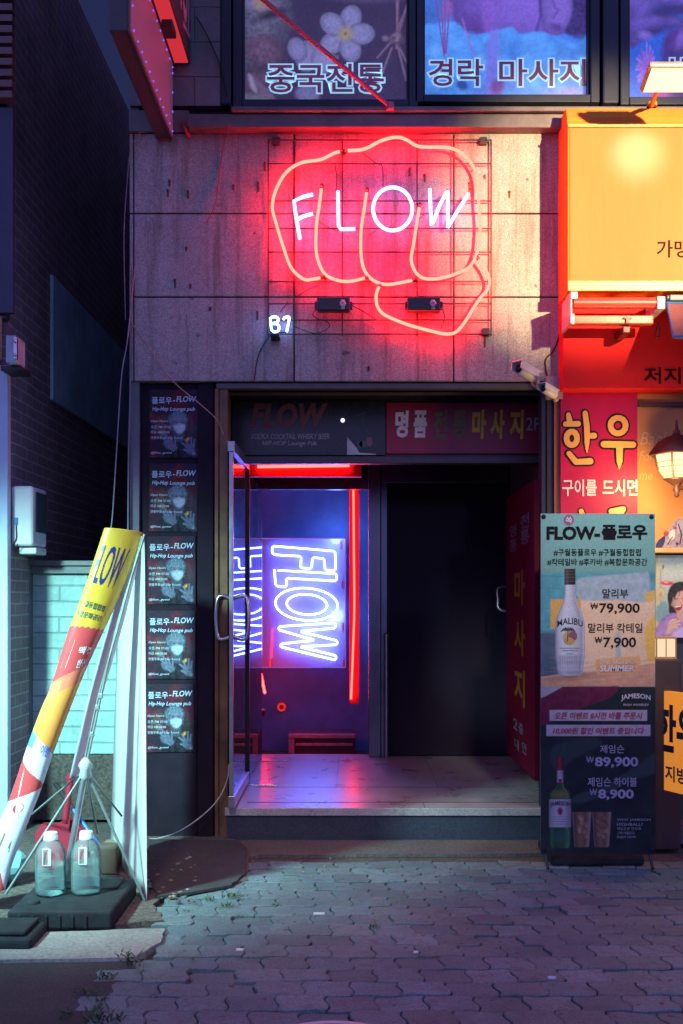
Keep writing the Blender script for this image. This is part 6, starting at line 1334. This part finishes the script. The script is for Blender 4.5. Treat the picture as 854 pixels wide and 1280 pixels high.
# water bottles
def bottle(u, y, label):
    d = D0 + y; c = Vector(((u - CX) * d / F, y, zt_)); t = thing('water_bottle', label, 'bottle', c, 'water bottles weighing the banner stand')
    s = 0.268 / 76
    prof = [(17, 0.5), (19.5, 2.5), (20, 6), (20, 26)]
    for k in range(6): prof += [(20, 27 + k * 3), (19.2, 28.4 + k * 3), (20, 29.8 + k * 3)]
    prof += [(20, 46), (18.6, 54), (15, 61), (10.5, 66), (7.6, 68), (7.4, 70)]
    mb = MB(); mb.lathe(c, [(r * s * 0.95, z * s) for r, z in prof], seg=24); part('body', mb, PET, t)
    mb = MB(); mb.lathe(c, [(16.5 * s * 0.95, 1.2 * s)] + [(r * s * 0.95 * 0.97, z * s) for r, z in prof[1:4]] + [(19.2 * s * 0.95, 38 * s)], seg=24); part('water', mb, WATER, t)
    mb = MB(); mb.lathe(c, [(8.8 * s, 67.5 * s), (8.8 * s, 70.5 * s), (8.2 * s, 71 * s), (8.2 * s, 76 * s), (7.4 * s, 77 * s), (0.5 * s, 77 * s)], seg=20); part('cap', mb, M('milky_cap', (0.60, 0.70, 0.68), 0.4), t)
    mb = MB(); z0 = 42 * s; x = c.x + 1 * s; yy = c.y - 20 * s
    zA, zB = zt_ + 40 * s, zt_ + 61 * s
    mb.bbox(x - 5.4 * s, x - 4.2 * s, yy - 0.002, yy + 0.002, zA, zB, 0.0008); mb.bbox(x + 1.5 * s, x + 5.4 * s, yy - 0.002, yy + 0.002, zA, zB, 0.0008)
    mb.bbox(x - 5.4 * s, x + 5.4 * s, yy - 0.003, yy + 0.0025, zB - 1.2 * s, zB, 0.0008); mb.bbox(x - 4.2 * s, x + 1.5 * s, yy - 0.001, yy + 0.001, zA, zA + 1.0 * s, 0.0004)
    mb.bbox(x - 2 * s, x + 2 * s, yy - 0.001, yy + 0.012, zB - 1.0 * s, zB - 0.2 * s, 0.0006)
    part('handle', mb, M('white_highlight', (0.75, 0.82, 0.82), 0.35), t)  # pale bars shaped and coloured as the highlight on the plastic
bottle(63.5, -1.36, 'left water bottle on the black base, half full')
bottle(108, -1.34, 'right water bottle on the black base, next to the white banner')
# dustpan, broom, bag and rubble behind
t = thing('dustpan', 'red plastic dustpan with an upright red handle behind the bottles', 'dustpan', P(80, 1080, -0.75))
q0 = [(44, 1085), (44, 1042), (52, 1030), (72, 1030), (84, 1022), (108, 1040), (112, 1090)]
mb = MB(); mb.slab([P(u, v, -0.78 + (1085 - v) * 0.0012) for u, v in q0], (0, 0.03, 0.0)); part('pan', mb, redp, t)
mb = MB(); a, b = P(81, 1030, -0.77), P(88, 975, -0.70); mb.tube([a, b], 0.016, seg=10); mb.tube([b, b + Vector((0.002, 0.01, 0.03))], 0.019, seg=10); part('handle', mb, redp, t)
t = thing('broom', 'broom handle half black and half blue leaning in the corner', 'broom', P(122, 1060, -0.72))
a, m_, b = P(69, 979, -0.55), P(92, 1012, -0.62), P(124, 1058, -0.74)
part('grip', MB().tube([a, m_], 0.013, seg=10), blackr, t); part('stick', MB().tube([m_, b], 0.011, seg=10), M('blue_stick', (0.03, 0.14, 0.45), 0.4), t)
mb = MB(); mb.bbox(b.x - 0.02, b.x + 0.10, b.y - 0.05, b.y + 0.05, 0.005, b.z + 0.01, 0.012); part('brush', mb, M('brush_bristle', (0.10, 0.07, 0.05), 0.9), t)
mb = MB(); bm = bmesh.new(); bmesh.ops.create_icosphere(bm, subdivisions=3, radius=1)
q = random.Random(9)
from mathutils import noise as mnoise
c = G(20, 1095); c.y = -0.95
for v in bm.verts:
    n_ = mnoise.noise(v.co * 2.2) * 0.25 + mnoise.noise(v.co * 6) * 0.12
    v.co = Vector((c.x - 0.07 + v.co.x * 0.16 * (1 + n_), c.y + v.co.y * 0.12 * (1 + n_), max(0.004, 0.10 + v.co.z * 0.12 * (1 + n_))))
mb.add([v.co.copy() for v in bm.verts], [[v.index for v in f.verts] for f in bm.faces], 0); bm.free()
solo('plastic_bag', mb, M('cyan_bag', (0.20, 0.42, 0.45), 0.3), 'crumpled pale teal plastic bag behind the banner base', 'bag', (c.x, c.y, 0))
mb = MB(); a = P(137, 1075, -0.62); mb.bbox(a.x - 0.03, a.x + 0.05, -0.66, -0.56, 0.004, 0.13, 0.006); solo('brick', mb, M('tan_brick', (0.22, 0.15, 0.10), 0.9, 0, 0.3, 15, 0.6), 'tan brick standing at the foot of the white banner', 'brick', (a.x, -0.6, 0.0))
mb = MB(); mb.bbox(P(70, 0, -1.0).x, P(112, 0, -1.0).x, -1.05, -0.92, 0.004, 0.11, 0.01); solo('wood_block', mb, M('wood_offcut', (0.30, 0.25, 0.14), 0.8, 0, 0.3, 20, 0.4), 'wooden offcut between the dustpan and the bottles', 'wood', (P(90, 0, -1).x, -1.0, 0))
q = random.Random(21); mb = MB()
for k in range(150):
    u, v = (q.uniform(95, 250), q.uniform(1062, 1130)) if k < 110 else (q.uniform(300, 460), q.uniform(1066, 1110)); g = G(u, v, 0.012 if k < 110 else 0.0); rr_ = q.uniform(0.003, 0.016) * (1 if k < 110 else 0.5)
    bm = bmesh.new(); bmesh.ops.create_icosphere(bm, subdivisions=1, radius=rr_)
    for w_ in bm.verts: w_.co *= q.uniform(0.7, 1.2)
    bm.verts.index_update()
    mb.add([g + Vector((w_.co.x, w_.co.y, w_.co.z * 0.6 + 0.002)) for w_ in bm.verts], [[w_.index for w_ in f.verts] for f in bm.faces], k % 3); bm.free()
solo('rubble', mb, [SLAB, DIRT, M('tan_brick')], kind='stuff')
# weeds and litter in the joints
def weed(u, v, s, label='small green weed growing from a joint between paving blocks'):
    g = G(u, v); mb = MB(); q = random.Random(int(u * 7 + v))
    for k in range(int(26 * s)):
        a = q.uniform(0, 6.28); L = q.uniform(0.012, 0.04) * s; b = g + Vector((q.gauss(0, 0.02) * s, q.gauss(0, 0.02) * s, 0))
        tip = b + Vector((math.cos(a) * L * 0.8, math.sin(a) * L * 0.8, L * q.uniform(0.5, 1.0))); sd = Vector((-math.sin(a), math.cos(a), 0)) * 0.004 * s
        md = b.lerp(tip, 0.5) + Vector((0, 0, 0.004))
        mb.add([b, md + sd, tip, md - sd], [(0, 1, 2, 3)])
    solo('weed', mb, M('weed_green', (0.06, 0.10, 0.03), 0.7, 0, 0.4, 60, 0), label, 'weed', g, 'weeds in the paving joints')
for u, v, s, at in ((289, 1122, 1.0, 'tallest weed at the edge of the painted shadow patch'), (284, 1134, 0.8, 'weed just below the painted shadow patch'), (262, 1126, 0.8, 'weed along the lower edge of the dark patch'), (232, 1140, 0.5, 'tiny weed near the foot of the white banner'), (168, 1205, 1.1, 'bushy weed where kerb slab meets road and blocks'), (160, 1198, 0.9, 'weed on the end of the pale kerb slab'), (132, 1224, 1.0, 'weed on the ragged road edge below the kerb slab'), (108, 1243, 0.9, 'weed on the road edge at the stepped blocks'), (125, 1252, 0.8, 'weed in the first joint beside the road edge'), (118, 1274, 1.2, 'widest clump of weeds low on the road edge'), (138, 1278, 1.1, 'clump of weeds among the lowest blocks by the road'), (82, 1270, 0.8, 'weed growing out of the dark road surface'), (240, 1200, 0.5, 'tiny lone weed among blocks below the white banner'), (467, 1160, 0.7, 'lone weed among the blocks in front of the step'), (345, 1132, 0.5, 'tiny weed among the warm lit blocks by the step')): weed(u, v, s, at)
for k, (u, v, L) in enumerate(((399, 1142, 0.05), (300, 1187, 0.03), (520, 1190, 0.02), (690, 1222, 0.03))):
    g = G(u, v, 0.006); mb = MB(); mb.bbox(g.x - L / 2, g.x + L / 2, g.y - 0.006, g.y + 0.006, 0.0, 0.01, 0.003)
    solo('litter', mb, M('paper_scrap', (0.6, 0.6, 0.62), 0.7), ('longest pale paper scrap on the blocks before the step', 'paper scrap on the blocks below the painted shadow patch', 'smallest paper crumb in the middle of the blocks', 'paper scrap on the blocks in front of the menu banner')[k], 'litter', g, 'paper scraps on the pavement')
# manhole rim just inside the bottom edge
c = G(415, 1310, 0.0); t = thing('manhole_cover', 'round manhole cover with a pale rim at the bottom edge', 'manhole', c)
part('rim', MB().tube([c + Vector((0.22 * math.cos(k / 32 * 6.2832), 0.17 * math.sin(k / 32 * 6.2832), 0.002)) for k in range(32)], 0.010, closed=True), M('pinkish_rim', (0.62, 0.42, 0.42), 0.5), t)
part('lid', MB().lathe(c, [(0.165, -0.004), (0.165, 0.006), (0.15, 0.008), (0.001, 0.008)], seg=32), M('iron_lid', (0.10, 0.09, 0.09), 0.5, 0.4), t)
